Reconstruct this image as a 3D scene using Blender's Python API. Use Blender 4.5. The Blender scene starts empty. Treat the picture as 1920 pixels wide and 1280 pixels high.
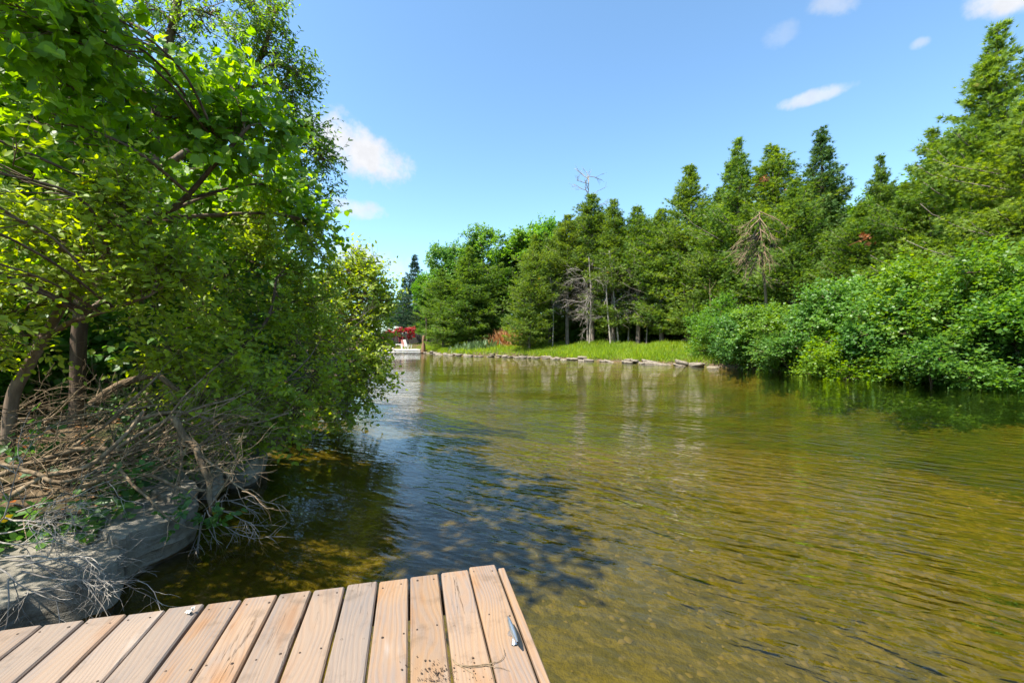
import bpy, math, random
import numpy as np
from mathutils import Vector, Euler

# ------------------------------------------------------------------ scene, camera, world, sun
SC = bpy.context.scene
COL = SC.collection
F = 800.0            # focal length in photograph pixels (1920 wide)
CAM_H = 1.57         # eye above the water
CX, CY = 960.0, 640.0

cam_d = bpy.data.cameras.new('camera')
cam = bpy.data.objects.new('camera', cam_d)
COL.objects.link(cam)
cam.location = (0, 0, CAM_H)
cam.rotation_euler = (math.radians(90), 0, 0)
cam_d.sensor_width = 36.0
cam_d.lens = 36.0 * F / 1920.0
cam_d.clip_start = 0.05
cam_d.clip_end = 5000
SC.camera = cam

SUN_EL = 58.0
SUN_AZ = 236.0      # compass style: 0 = +Y, 90 = +X
az, el = math.radians(SUN_AZ), math.radians(SUN_EL)
TO_SUN = Vector((math.sin(az) * math.cos(el), math.cos(az) * math.cos(el), math.sin(el)))
sun_d = bpy.data.lights.new('sun', 'SUN')
sun_d.energy = 4.2
sun_d.angle = math.radians(0.53)
sun_d.color = (1.0, 0.95, 0.86)
sun = bpy.data.objects.new('sun', sun_d)
COL.objects.link(sun)
sun.rotation_euler = TO_SUN.to_track_quat('Z', 'Y').to_euler()
sun.location = (-30, -5, 40)

SC.view_settings.view_transform = 'Standard'
SC.view_settings.look = 'None'
SC.view_settings.exposure = 1.68
SC.view_settings.gamma = 1.0
SC.view_settings.use_curve_mapping = False
SC.render.engine = 'CYCLES'
SC.cycles.use_denoising = True
SC.cycles.max_bounces = 6
SC.cycles.diffuse_bounces = 2
SC.cycles.glossy_bounces = 2
SC.cycles.transmission_bounces = 4
SC.cycles.transparent_max_bounces = 6
SC.cycles.caustics_reflective = False
SC.cycles.caustics_refractive = False
SC.cycles.use_adaptive_sampling = True
SC.cycles.sample_clamp_indirect = 6.0


class NT:
    """small helper round a node tree"""
    def __init__(self, tree):
        self.t = tree
        tree.nodes.clear()

    def n(self, typ, ins=None, **props):
        nd = self.t.nodes.new(typ)
        for k, v in props.items():
            setattr(nd, k, v)
        for k, v in (ins or {}).items():
            self.set(nd.inputs[k], v)
        return nd

    def set(self, sock, v):
        if isinstance(v, bpy.types.NodeSocket):
            self.t.links.new(v, sock)
        else:
            if isinstance(v, (tuple, list)) and len(v) == 3 and sock.type == 'RGBA':
                v = (*v, 1.0)
            sock.default_value = v

    def math(self, op, a, b=None, c=None, clamp=False):
        nd = self.t.nodes.new('ShaderNodeMath')
        nd.operation = op
        nd.use_clamp = clamp
        self.set(nd.inputs[0], a)
        if b is not None:
            self.set(nd.inputs[1], b)
        if c is not None:
            self.set(nd.inputs[2], c)
        return nd.outputs[0]

    def vmath(self, op, a, b=None):
        nd = self.t.nodes.new('ShaderNodeVectorMath')
        nd.operation = op
        self.set(nd.inputs[0], a)
        if b is not None:
            self.set(nd.inputs[1], b)
        return nd.outputs['Value'] if op in ('DOT_PRODUCT', 'LENGTH') else nd.outputs['Vector']

    def ramp(self, fac, lo, hi, a=0.0, b=1.0, smooth=True):
        nd = self.t.nodes.new('ShaderNodeMapRange')
        nd.interpolation_type = 'SMOOTHSTEP' if smooth else 'LINEAR'
        self.set(nd.inputs[0], fac)
        for i, v in enumerate((lo, hi, a, b)):
            self.set(nd.inputs[i + 1], v)
        return nd.outputs[0]

    def mix(self, fac, a, b, mode='MIX'):
        nd = self.t.nodes.new('ShaderNodeMix')
        nd.data_type = 'RGBA'
        nd.blend_type = mode
        self.set(nd.inputs[0], fac)
        self.set(nd.inputs[6], a)
        self.set(nd.inputs[7], b)
        return nd.outputs[2]

    def noise(self, vec, scale, detail=3.0, rough=0.55, dist=0.0):
        nd = self.t.nodes.new('ShaderNodeTexNoise')
        if vec is not None:
            self.set(nd.inputs['Vector'], vec)
        nd.inputs['Scale'].default_value = scale
        nd.inputs['Detail'].default_value = detail
        nd.inputs['Roughness'].default_value = rough
        nd.inputs['Distortion'].default_value = dist
        return nd.outputs[0]

    def voronoi(self, vec, scale, feature='F1'):
        nd = self.t.nodes.new('ShaderNodeTexVoronoi')
        nd.feature = feature
        self.set(nd.inputs['Vector'], vec)
        nd.inputs['Scale'].default_value = scale
        return nd

    def mapping(self, vec, loc=(0, 0, 0), rot=(0, 0, 0), scale=(1, 1, 1)):
        nd = self.t.nodes.new('ShaderNodeMapping')
        self.set(nd.inputs[0], vec)
        nd.inputs[1].default_value = loc
        nd.inputs[2].default_value = rot
        nd.inputs[3].default_value = scale
        return nd.outputs[0]


def px_dir(px, py):
    return Vector(((px - CX) / F, 1.0, (CY - py) / F)).normalized()


def build_world():
    w = bpy.data.worlds.new('World')
    SC.world = w
    w.use_nodes = True
    g = NT(w.node_tree)
    sky = g.n('ShaderNodeTexSky')
    sky.sky_type = 'NISHITA'
    sky.sun_disc = False
    sky.sun_elevation = el
    sky.sun_rotation = az
    sky.altitude = 200
    sky.air_density = 1.0
    sky.dust_density = 0.7
    sky.ozone_density = 1.2
    d = g.n('ShaderNodeTexCoord').outputs['Generated']
    n1 = g.noise(d, 13.0, 5.0, 0.62)
    n2 = g.noise(d, 30.0, 4.0, 0.6)
    wob = g.math('ADD', g.math('MULTIPLY', g.math('SUBTRACT', n1, 0.5), 4.2),
                 g.math('MULTIPLY', g.math('SUBTRACT', n2, 0.5), 1.6))
    # small fair-weather clouds: direction, half width, half height (radians), opacity, tilt
    clouds = []
    for (x, y, a, b, o, tl) in [(660, 278, 78, 34, 1.0, -0.30), (705, 305, 50, 22, 1.0, -0.1), (676, 392, 36, 13, .75, -0.1),
                                (690, 487, 66, 22, .8, -0.1), (1525, 181, 42, 9, .7, 0.03), (1722, 84, 12, 8, .5, 0),
                                (1880, -4, 40, 22, .95, -0.2), (1562, 2, 30, 18, .45, -0.4), (1466, 66, 22, 16, .22, 0),
                                (1160, -190, 90, 30, .8, .1)]:
        v = px_dir(x, y)
        k = v.y
        clouds.append((v, a * 1.35 / F * k, b * 1.35 / F * k, o, tl))
    for (azd, eld, a, b, o) in [(66, 30, .10, .04, .8), (140, 38, .12, .05, .7), (200, 25, .15, .05, .8),
                                (268, 20, .13, .05, .8)]:
        A, E = math.radians(azd), math.radians(eld)
        clouds.append((Vector((math.sin(A) * math.cos(E), math.cos(A) * math.cos(E), math.sin(E))), a, b, o, 0))
    total = None
    for (v, a, b, o, tl) in clouds:
        r = Vector((v.y, -v.x, 0)).normalized()
        u = r.cross(v).normalized()
        if u.z < 0:
            u = -u
        rr = r * math.cos(tl) + u * math.sin(tl)
        uu = u * math.cos(tl) - r * math.sin(tl)
        du = g.math('DIVIDE', g.vmath('DOT_PRODUCT', d, tuple(rr)), a)
        dv = g.math('DIVIDE', g.vmath('DOT_PRODUCT', d, tuple(uu)), b)
        q = g.math('ADD', g.math('MULTIPLY', du, du), g.math('MULTIPLY', dv, dv))
        q = g.math('ADD', q, g.math('MULTIPLY', g.math('LESS_THAN', g.vmath('DOT_PRODUCT', d, tuple(v)), 0.0), 50.0))
        m = g.ramp(g.math('ADD', q, wob), -0.3, 1.3, o, 0.0)
        total = m if total is None else g.math('MAXIMUM', total, m)
    tex = g.ramp(n2, 0.3, 0.7, 0.88, 1.0)
    ccol = g.n('ShaderNodeVectorMath', operation='SCALE')
    ccol.inputs[0].default_value = (3.15, 3.2, 3.35)
    g.set(ccol.inputs['Scale'], tex)
    blue = g.mix(1.0, sky.outputs[0], (.82, 1.01, 1.04), 'MULTIPLY')
    col = g.mix(total, blue, ccol.outputs[0])
    bg = g.n('ShaderNodeBackground', {'Color': col, 'Strength': 0.099})
    out = g.n('ShaderNodeOutputWorld', {'Surface': bg.outputs[0]})


build_world()

# ------------------------------------------------------------------ helpers: geometry
def P(px, py, Z):
    return np.array(((px - CX) / F * Z, Z, CAM_H + (CY - py) / F * Z))


def unit(v):
    v = np.asarray(v, float)
    return v / np.maximum(np.linalg.norm(v, axis=-1, keepdims=True), 1e-9)


def hash3(i, j, k):
    h = (i * 374761393 + j * 668265263 + k * 2147483647 + 1013904223) & 0xFFFFFFFF
    h = ((h ^ (h >> 13)) * 1274126177) & 0xFFFFFFFF
    return ((h ^ (h >> 16)) & 0xFFFF) / 65535.0


def vnoise(p):
    p = np.asarray(p, float)
    i = np.floor(p).astype(np.int64)
    f = p - i
    f = f * f * (3 - 2 * f)
    r = 0
    for dx in (0, 1):
        for dy in (0, 1):
            for dz in (0, 1):
                w = (f[..., 0] if dx else 1 - f[..., 0]) * (f[..., 1] if dy else 1 - f[..., 1]) * (f[..., 2] if dz else 1 - f[..., 2])
                r = r + w * hash3(i[..., 0] + dx, i[..., 1] + dy, i[..., 2] + dz)
    return r


def fbm(p, oct=3):
    p = np.asarray(p, float)
    r, a, s = 0, 0.5, 1.0
    for _ in range(oct):
        r = r + a * (vnoise(p * s) - 0.5)
        a *= 0.5
        s *= 2.03
    return r * 2


def sstep(x, a, b):
    t = np.clip((x - a) / (b - a), 0, 1)
    return t * t * (3 - 2 * t)


def mesh_tris(name, V, T, rnd=None, smooth=False):
    V = np.ascontiguousarray(V, dtype=np.float32)
    T = np.ascontiguousarray(T, dtype=np.int32)
    me = bpy.data.meshes.new(name)
    me.vertices.add(len(V))
    me.vertices.foreach_set('co', V.ravel())
    me.loops.add(T.size)
    me.loops.foreach_set('vertex_index', T.ravel())
    me.polygons.add(len(T))
    me.polygons.foreach_set('loop_start', np.arange(0, T.size, 3, dtype=np.int32))
    if smooth:
        me.polygons.foreach_set('use_smooth', np.ones(len(T), dtype=bool))
    if rnd is not None:
        at = me.attributes.new('rnd', 'FLOAT', 'POINT')
        at.data.foreach_set('value', np.ascontiguousarray(rnd, dtype=np.float32))
    me.update(calc_edges=True)
    return me


class Acc:
    """collects triangles; one mesh comes out"""
    def __init__(self):
        self.V, self.T, self.R, self.n = [], [], [], 0

    def add(self, V, T, R=None):
        V = np.asarray(V, float).reshape(-1, 3)
        self.V.append(V)
        self.T.append(np.asarray(T, int).reshape(-1, 3) + self.n)
        self.R.append(np.zeros(len(V)) + 0.5 if R is None else np.asarray(R, float))
        self.n += len(V)

    def mesh(self, name, smooth=False, origin=(0, 0, 0)):
        return mesh_tris(name, np.concatenate(self.V) - np.asarray(origin), np.concatenate(self.T), np.concatenate(self.R), smooth)

    def tubes(self, paths, radii, sides=4, rnd=None):
        paths = np.asarray(paths, float)
        m, k, _ = paths.shape
        if m == 0:
            return
        radii = np.broadcast_to(np.asarray(radii, float), (m, k))
        tan = unit(np.gradient(paths, axis=1))
        ref = np.where(np.abs(tan[:, :1, 2:3]) > 0.8, np.array([1., 0.1, 0]), np.array([0.05, 0.1, 1.]))
        s = unit(np.cross(tan, np.broadcast_to(ref, tan.shape)))
        b = np.cross(tan, s)
        a = np.arange(sides) * 2 * math.pi / sides
        ring = (s[:, :, None] * np.cos(a)[None, None, :, None] + b[:, :, None] * np.sin(a)[None, None, :, None])
        V = paths[:, :, None] + ring * radii[:, :, None, None]
        idx = np.arange(m * k * sides).reshape(m, k, sides)
        A = idx[:, :-1, :]
        B = np.roll(idx, -1, axis=2)[:, :-1, :]
        C = np.roll(idx, -1, axis=2)[:, 1:, :]
        D = idx[:, 1:, :]
        T = np.concatenate([np.stack([A, B, C], -1).reshape(-1, 3), np.stack([A, C, D], -1).reshape(-1, 3)])
        tips = idx[:, -1, :]
        caps = np.stack([np.repeat(tips[:, :1], sides - 2, 1), tips[:, 1:-1], tips[:, 2:]], -1).reshape(-1, 3)
        T = np.concatenate([T, caps])
        R = None
        if rnd is not None:
            R = np.repeat(np.asarray(rnd, float), k * sides)
        self.add(V, T, R)

    def leaves(self, pos, D, N, L, tpl, rnd, wid=1.0):
        TV, TT = tpl
        D = unit(D)
        N = N - (N * D).sum(-1, keepdims=True) * D
        N = unit(N)
        S = np.cross(N, D)
        L = np.asarray(L, float)[:, None, None]
        u, v, w = TV[None, :, 0:1], TV[None, :, 1:2] * wid, TV[None, :, 2:3]
        V = pos[:, None] + L * (u * D[:, None] + v * S[:, None] + w * N[:, None])
        m, q = len(pos), len(TV)
        T = (np.arange(m) * q)[:, None, None] + TT[None]
        self.add(V, T, np.repeat(rnd, q))


def _tpl(v, t):
    return (np.array(v, float), np.array(t, int))


DIAMOND = _tpl([(0, 0, 0), (.45, .30, .06), (.45, -.30, .06), (1, 0, -.05)], [(0, 2, 3), (0, 3, 1)])
OVATE = _tpl([(0, 0, 0), (.28, .25, .05), (.66, .22, .03), (1, 0, -.06), (.66, -.22, .03), (.28, -.25, .05), (.5, 0, -.03)],
             [(0, 6, 1), (1, 6, 2), (2, 6, 3), (3, 6, 4), (4, 6, 5), (5, 6, 0)])
LANCE = _tpl([(0, 0, 0), (.35, .15, .03), (.35, -.15, .03), (.7, .12, 0), (.7, -.12, 0), (1, 0, -.08)],
             [(0, 2, 1), (1, 2, 4), (1, 4, 3), (3, 4, 5)])
_h = [(-.09, .2, .0), (.06, .45, .05), (.35, .53, .07), (.66, .38, .04), (.9, .13, -.02)]
HEART = _tpl([(0, 0, 0), (.35, 0, -.05), (.66, 0, -.05), (1.06, 0, -.10)] + _h + [(a, -b, c) for a, b, c in _h],
             [(0, 5, 4), (0, 1, 5), (1, 6, 5), (1, 2, 6), (2, 7, 6), (2, 8, 7), (2, 3, 8),
              (0, 9, 10), (0, 10, 1), (1, 10, 11), (1, 11, 2), (2, 11, 12), (2, 12, 13), (2, 13, 3)])


def _spray():
    V, T = [], []
    for a, l in ((0, 1.0), (.5, .8), (-.5, .8), (1.0, .55), (-1.0, .55)):
        c, s = math.cos(a), math.sin(a)
        w = 0.085
        i = len(V)
        V += [(.05 + s * w, -c * w, .02), (.05 - s * w, c * w, .02), (c * l, s * l, -.10)]
        T += [(i, i + 2, i + 1)]
    return _tpl(V, T)


SPRAY = _spray()


def catmull(pts, n=6):
    pts = np.asarray(pts, float)
    P_ = np.vstack([2 * pts[0] - pts[1], pts, 2 * pts[-1] - pts[-2]])
    out = []
    for i in range(1, len(P_) - 2):
        for t in np.linspace(0, 1, n, endpoint=False):
            p0, p1, p2, p3 = P_[i - 1], P_[i], P_[i + 1], P_[i + 2]
            out.append(.5 * ((2 * p1) + (-p0 + p2) * t + (2 * p0 - 5 * p1 + 4 * p2 - p3) * t * t + (-p0 + 3 * p1 - 3 * p2 + p3) * t ** 3))
    out.append(pts[-1])
    return np.array(out)


def grow(starts, dirs, lens, k, jit, pull, rng):
    """m twigs at once -> (m, k, 3)"""
    m = len(starts)
    p = np.zeros((m, k, 3))
    p[:, 0] = starts
    d = unit(dirs)
    st = np.asarray(lens)[:, None] / (k - 1)
    for i in range(1, k):
        d = unit(d + rng.normal(0, jit, (m, 3)) + np.asarray(pull))
        p[:, i] = p[:, i - 1] + d * st
    return p


def along(paths, t):
    """points and tangents at fractions t (m, n)"""
    m, k, _ = paths.shape
    x = np.clip(t, 0, .9999) * (k - 1)
    i = x.astype(int)
    f = (x - i)[..., None]
    r = np.arange(m)[:, None]
    a, b = paths[r, i], paths[r, i + 1]
    return a + (b - a) * f, unit(b - a)


def rand_ball(rng, m, power=0.45):
    v = unit(rng.normal(size=(m, 3)))
    return v * (rng.random((m, 1)) ** power)


# ------------------------------------------------------------------ helpers: objects
def link(name, data, parent=None, mat=None):
    o = bpy.data.objects.new(name, data)
    COL.objects.link(o)
    if parent is not None:
        o.parent = parent
    if mat is not None and data is not None:
        data.materials.clear()
        data.materials.append(mat)
    return o


def tag(o, label, cat, group=None):
    o['label'] = label
    o['category'] = cat
    if group:
        o['group'] = group
    return o


def thing(name, label, cat, loc=(0, 0, 0), group=None, rz=0.0):
    o = bpy.data.objects.new(name, None)
    o.empty_display_size = 0.2
    COL.objects.link(o)
    o.location = tuple(float(c) for c in loc)
    o.rotation_euler = (0, 0, rz)
    return tag(o, label, cat, group)


def structure(o):
    o['kind'] = 'structure'
    return o


def stuff(o, label=None, cat=None):
    o['kind'] = 'stuff'
    if label:
        tag(o, label, cat)
    return o


# ------------------------------------------------------------------ materials
def new_mat(name):
    m = bpy.data.materials.new(name)
    m.use_nodes = True
    return m, NT(m.node_tree)


def finish(g, shader, disp=None):
    out = g.n('ShaderNodeOutputMaterial', {'Surface': shader})


def leaf_mat(name, dark, light, trans=0.42, tcol=None, rough=0.45, spec=0.35, var_scale=0.7):
    m, g = new_mat(name)
    a = g.n('ShaderNodeAttribute', attribute_name='rnd').outputs['Fac']
    pos = g.n('ShaderNodeNewGeometry').outputs['Position']
    big = g.noise(pos, var_scale, 2.0)
    f = g.math('ADD', g.math('MULTIPLY', a, 0.75), g.math('MULTIPLY', g.math('SUBTRACT', big, 0.5), 0.9), clamp=True)
    c = g.mix(f, dark, light)
    yel = g.math('MULTIPLY', g.math('GREATER_THAN', a, 0.985), 0.75)
    c = g.mix(yel, c, (0.22, 0.15, 0.015))
    tint = g.n('ShaderNodeObjectInfo').outputs['Color']
    c = g.mix(1.0, c, tint, 'MULTIPLY')
    bs = g.n('ShaderNodeBsdfPrincipled', {'Base Color': c, 'Roughness': rough, 'Specular IOR Level': spec})
    hs = g.n('ShaderNodeHueSaturation', {'Color': c, 'Hue': 0.482, 'Saturation': 1.12, 'Value': 2.5})
    tr = g.n('ShaderNodeBsdfTranslucent', {'Color': hs.outputs[0]})
    mx = g.n('ShaderNodeMixShader', {0: trans, 1: bs.outputs[0], 2: tr.outputs[0]})
    finish(g, mx.outputs[0])
    return m


def bark_mat(name, a, b, scale=14, stretch=0.18, bump=0.6):
    m, g = new_mat(name)
    co = g.n('ShaderNodeTexCoord').outputs['Object']
    v = g.mapping(co, scale=(1, 1, stretch))
    n = g.noise(v, scale, 6, .65)
    n2 = g.noise(co, 2.3, 3)
    r = g.n('ShaderNodeAttribute', attribute_name='rnd').outputs['Fac']
    f = g.math('ADD', g.ramp(n, .3, .7, 0, .7), g.math('MULTIPLY', g.math('SUBTRACT', g.math('ADD', n2, r), 1.0), .6), clamp=True)
    c = g.mix(f, a, b)
    bp = g.n('ShaderNodeBump', {'Height': n, 'Strength': bump, 'Distance': .02})
    bs = g.n('ShaderNodeBsdfPrincipled', {'Base Color': c, 'Roughness': .85, 'Specular IOR Level': .2, 'Normal': bp.outputs[0]})
    finish(g, bs.outputs[0])
    return m


def plain_mat(name, a, b=None, rough=.6, scale=8, metal=0.0, bump=0.0, spec=.4):
    m, g = new_mat(name)
    co = g.n('ShaderNodeTexCoord').outputs['Object']
    n = g.noise(co, scale, 5, .6)
    c = g.mix(g.ramp(n, .3, .7), a, b or tuple(x * .7 for x in a))
    ins = {'Base Color': c, 'Roughness': rough, 'Metallic': metal, 'Specular IOR Level': spec}
    if bump:
        bp = g.n('ShaderNodeBump', {'Height': n, 'Strength': bump, 'Distance': .02})
        ins['Normal'] = bp.outputs[0]
    bs = g.n('ShaderNodeBsdfPrincipled', ins)
    finish(g, bs.outputs[0])
    return m


def plank_mat():
    m, g = new_mat('weathered_cedar_plank')
    co = g.n('ShaderNodeTexCoord').outputs['Object']
    rn = g.n('ShaderNodeObjectInfo').outputs['Random']
    off = g.n('ShaderNodeCombineXYZ', {0: g.math('MULTIPLY', rn, 3.1), 1: g.math('MULTIPLY', rn, 57.0), 2: g.math('MULTIPLY', rn, 9.0)})
    v = g.vmath('ADD', co, off.outputs[0])
    # cathedral growth rings
    w1 = g.noise(g.mapping(v, scale=(3.0, .8, 1)), 1.6, 2, .5)
    w2 = g.noise(g.mapping(v, scale=(14.0, 1.6, 1)), 1.5, 3, .5)
    sx = g.n('ShaderNodeSeparateXYZ', {0: v}).outputs[0]
    ph = g.math('ADD', g.math('MULTIPLY', sx, 300.0), g.math('ADD', g.math('MULTIPLY', w1, 55.0), g.math('MULTIPLY', w2, 9.0)))
    rings = g.ramp(g.math('SINE', ph), -.6, 1.0)
    fine = g.noise(g.mapping(v, scale=(1, .018, 1)), 230.0, 4, .7)
    patch = g.noise(g.mapping(v, scale=(3.2, 1.1, 1)), 1.5, 4, .6)
    patch2 = g.noise(g.mapping(v, loc=(5, 3, 1), scale=(4.0, .9, 1)), 1.8, 4, .55)
    grey = (.180, .144, .122)
    tan = (.232, .165, .116)
    orange = (.215, .105, .044)
    c = g.mix(g.ramp(patch, .36, .6), grey, tan)
    c = g.mix(g.math('MULTIPLY', g.ramp(patch2, .53, .75), .85), c, orange)
    pale = g.ramp(g.noise(g.mapping(v, loc=(1, 7, 2), scale=(5, 1.3, 1)), 1.3, 3), .62, .8)
    c = g.mix(g.math('MULTIPLY', pale, .7), c, (.37, .33, .285))
    c = g.mix(g.math('MULTIPLY', rings, .34), c, (.25, .15, .085))
    c = g.mix(g.math('MULTIPLY', g.ramp(fine, .45, .75), .40), c, (.22, .155, .11))
    # knots
    vo = g.voronoi(g.mapping(v, scale=(5.0, 1.9, 1)), 1.5)
    pick = g.math('GREATER_THAN', g.n('ShaderNodeSeparateColor', {0: vo.outputs['Color']}).outputs[0], .35)
    kn = g.math('MULTIPLY', g.ramp(vo.outputs['Distance'], .05, .13, 1, 0), pick)
    c = g.mix(g.math('MULTIPLY', kn, .75), c, (.16, .075, .035))
    # splits along the grain
    cr = g.noise(g.mapping(v, loc=(3, 1, 0), scale=(9, .33, 1)), 2.6, 5, .6)
    crack = g.ramp(g.math('ABSOLUTE', g.math('SUBTRACT', cr, .5)), .0, .010, 1, 0)
    sel = g.ramp(g.noise(g.mapping(v, loc=(8, 2, 0), scale=(4, .8, 1)), 2.0, 1), .60, .68)
    crack = g.math('MULTIPLY', crack, sel)
    c = g.mix(g.math('MULTIPLY', crack, .85), c, (.06, .035, .02))
    dirt = g.noise(v, 7.0, 5, .65)
    c = g.mix(g.math('MULTIPLY', g.ramp(dirt, .54, .72), .55), c, (.12, .085, .06))
    # every board its own age
    hs = g.n('ShaderNodeHueSaturation', {'Color': c, 'Saturation': g.math('ADD', .8, g.math('MULTIPLY', rn, .45)),
                                         'Value': g.math('ADD', .84, g.math('MULTIPLY', g.math('FRACT', g.math('MULTIPLY', rn, 7.3)), .26))})
    h = g.math('SUBTRACT', g.math('ADD', g.math('MULTIPLY', rings, -.3), g.math('MULTIPLY', fine, -.6)), g.math('MULTIPLY', crack, 2.5))
    bp = g.n('ShaderNodeBump', {'Height': h, 'Strength': .55, 'Distance': .004})
    bs = g.n('ShaderNodeBsdfPrincipled', {'Base Color': hs.outputs[0], 'Roughness': .68, 'Specular IOR Level': .25, 'Normal': bp.outputs[0]})
    finish(g, bs.outputs[0])
    return m


def ground_mat():
    m, g = new_mat('bank_and_bed')
    geo = g.n('ShaderNodeNewGeometry')
    pos = geo.outputs['Position']
    z = g.n('ShaderNodeSeparateXYZ', {0: pos}).outputs[2]
    n1 = g.noise(pos, 1.3, 5, .6)
    n2 = g.noise(pos, 14, 5, .65)
    lit = g.mix(g.ramp(n2, .35, .68), (.045, .03, .018), (.15, .105, .06))
    land = g.mix(g.ramp(n1, .5, .68), lit, (.035, .05, .012))
    # bed: algae-olive gravel with tan stones
    vo = g.voronoi(g.mapping(pos, scale=(1, 1, .3)), 9.0)
    cc = g.n('ShaderNodeSeparateColor', {0: vo.outputs['Color']}).outputs[0]
    big = g.noise(g.mapping(pos, rot=(0, 0, .5), scale=(1, .35, 1)), .55, 4, .6)
    olive = g.mix(g.ramp(cc, .1, .9), (.082, .072, .004), (.130, .106, .008))
    tan = g.mix(g.ramp(cc, .1, .9), (.105, .080, .008), (.170, .127, .024))
    bed = g.mix(g.ramp(big, .42, .62), olive, tan)
    bed = g.mix(g.math('MULTIPLY', g.ramp(n2, .42, .62), .45), bed, (.050, .046, .005))
    bed = g.mix(g.math('MULTIPLY', g.ramp(z, -.70, -1.45), .85), bed, g.mix(g.ramp(n1, .4, .65), (.034, .044, .003), (.072, .068, .004)))  # deeper bed coloured darker and greener, standing in for light absorbed by the water
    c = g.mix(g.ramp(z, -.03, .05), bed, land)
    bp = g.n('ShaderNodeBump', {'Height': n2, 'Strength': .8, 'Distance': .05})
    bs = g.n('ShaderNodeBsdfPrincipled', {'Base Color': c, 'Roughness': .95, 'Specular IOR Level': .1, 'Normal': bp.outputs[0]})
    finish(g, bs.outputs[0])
    return m


def water_mat():
    m, g = new_mat('river_water')
    pos = g.n('ShaderNodeNewGeometry').outputs['Position']
    # wind and current ripple the water in bands; it lies calm in the lee of the near bank
    sep = g.n('ShaderNodeSeparateXYZ', {0: pos})
    X, Y = sep.outputs[0], sep.outputs[1]
    warp = g.noise(pos, .8, 2, .5)

    def crest(ax, ay, along_s, across_s, wp):
        u = g.math('ADD', g.math('MULTIPLY', X, ax), g.math('MULTIPLY', Y, ay))
        v = g.math('ADD', g.math('MULTIPLY', X, -ay), g.math('MULTIPLY', Y, ax))
        v = g.math('ADD', v, g.math('MULTIPLY', warp, wp))
        return g.n('ShaderNodeCombineXYZ', {0: g.math('MULTIPLY', u, along_s), 1: g.math('MULTIPLY', v, across_s)}).outputs[0]
    big = g.noise(crest(.80, -.60, 1.5, 6.0, .35), 1.0, 2.0, .45, .25)
    mid = g.noise(crest(.93, -.37, 4.0, 12.0, .25), 1.0, 2.0, .5, .3)
    fine = g.noise(crest(.98, .2, 14.0, 26.0, .1), 1.0, 2.0, .5)
    # the rippled band runs slantwise from mid river down past the end of the dock
    dist = g.math('ADD', g.math('MULTIPLY', g.math('SUBTRACT', X, .3), .851), g.math('MULTIPLY', g.math('SUBTRACT', Y, 5.5), .525))
    dist = g.math('ADD', dist, g.math('MULTIPLY', g.math('SUBTRACT', warp, .5), 1.6))
    band = g.math('MULTIPLY', g.ramp(dist, -1.0, .35), g.ramp(dist, .9, 4.5, 1.0, .42))
    patchy = g.ramp(g.noise(g.n('ShaderNodeCombineXYZ', {0: g.math('MULTIPLY', X, .22), 1: g.math('MULTIPLY', Y, .45)}).outputs[0], 1.0, 2, .5), .38, .62, .45, 1.1)
    farcalm = g.ramp(Y, 8.0, 26.0, 1.0, .45)
    amp = g.math('MULTIPLY', g.math('MULTIPLY', g.math('ADD', .20, g.math('MULTIPLY', band, .80)), patchy), farcalm)
    h = g.math('ADD', g.math('MULTIPLY', big, .075), g.math('ADD', g.math('MULTIPLY', mid, .040), g.math('MULTIPLY', fine, .0060)))
    h = g.math('MULTIPLY', h, amp)
    bp = g.n('ShaderNodeBump', {'Height': h, 'Strength': 1.0, 'Distance': 1.0})
    fr = g.n('ShaderNodeFresnel', {'IOR': 1.36, 'Normal': bp.outputs[0]})
    tr = g.n('ShaderNodeBsdfTransparent', {'Color': (.80, .76, .50, 1)})
    gl = g.n('ShaderNodeBsdfGlossy', {'Color': (1, 1, 1, 1), 'Roughness': .02, 'Normal': bp.outputs[0]})
    mx = g.n('ShaderNodeMixShader', {0: fr.outputs[0], 1: tr.outputs[0], 2: gl.outputs[0]})
    finish(g, mx.outputs[0])
    return m


def rock_mat(name, a, b, stain):
    m, g = new_mat(name)
    co = g.n('ShaderNodeTexCoord').outputs['Object']
    n = g.noise(co, 7, 8, .65)
    lay = g.noise(g.mapping(co, scale=(.6, .6, 9)), 3.0, 5, .6)
    sp = g.noise(co, 45, 4, .7)
    c = g.mix(g.ramp(n, .32, .68), a, b)
    c = g.mix(g.math('MULTIPLY', g.ramp(lay, .5, .7), .4), c, stain)
    c = g.mix(g.math('MULTIPLY', g.ramp(sp, .58, .72), .4), c, tuple(x * .4 for x in a))
    h = g.math('ADD', g.math('MULTIPLY', n, 1.0), g.math('ADD', g.math('MULTIPLY', lay, .7), g.math('MULTIPLY', sp, .25)))
    bp = g.n('ShaderNodeBump', {'Height': h, 'Strength': .8, 'Distance': .03})
    bs = g.n('ShaderNodeBsdfPrincipled', {'Base Color': c, 'Roughness': .85, 'Specular IOR Level': .25, 'Normal': bp.outputs[0]})
    finish(g, bs.outputs[0])
    return m


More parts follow.
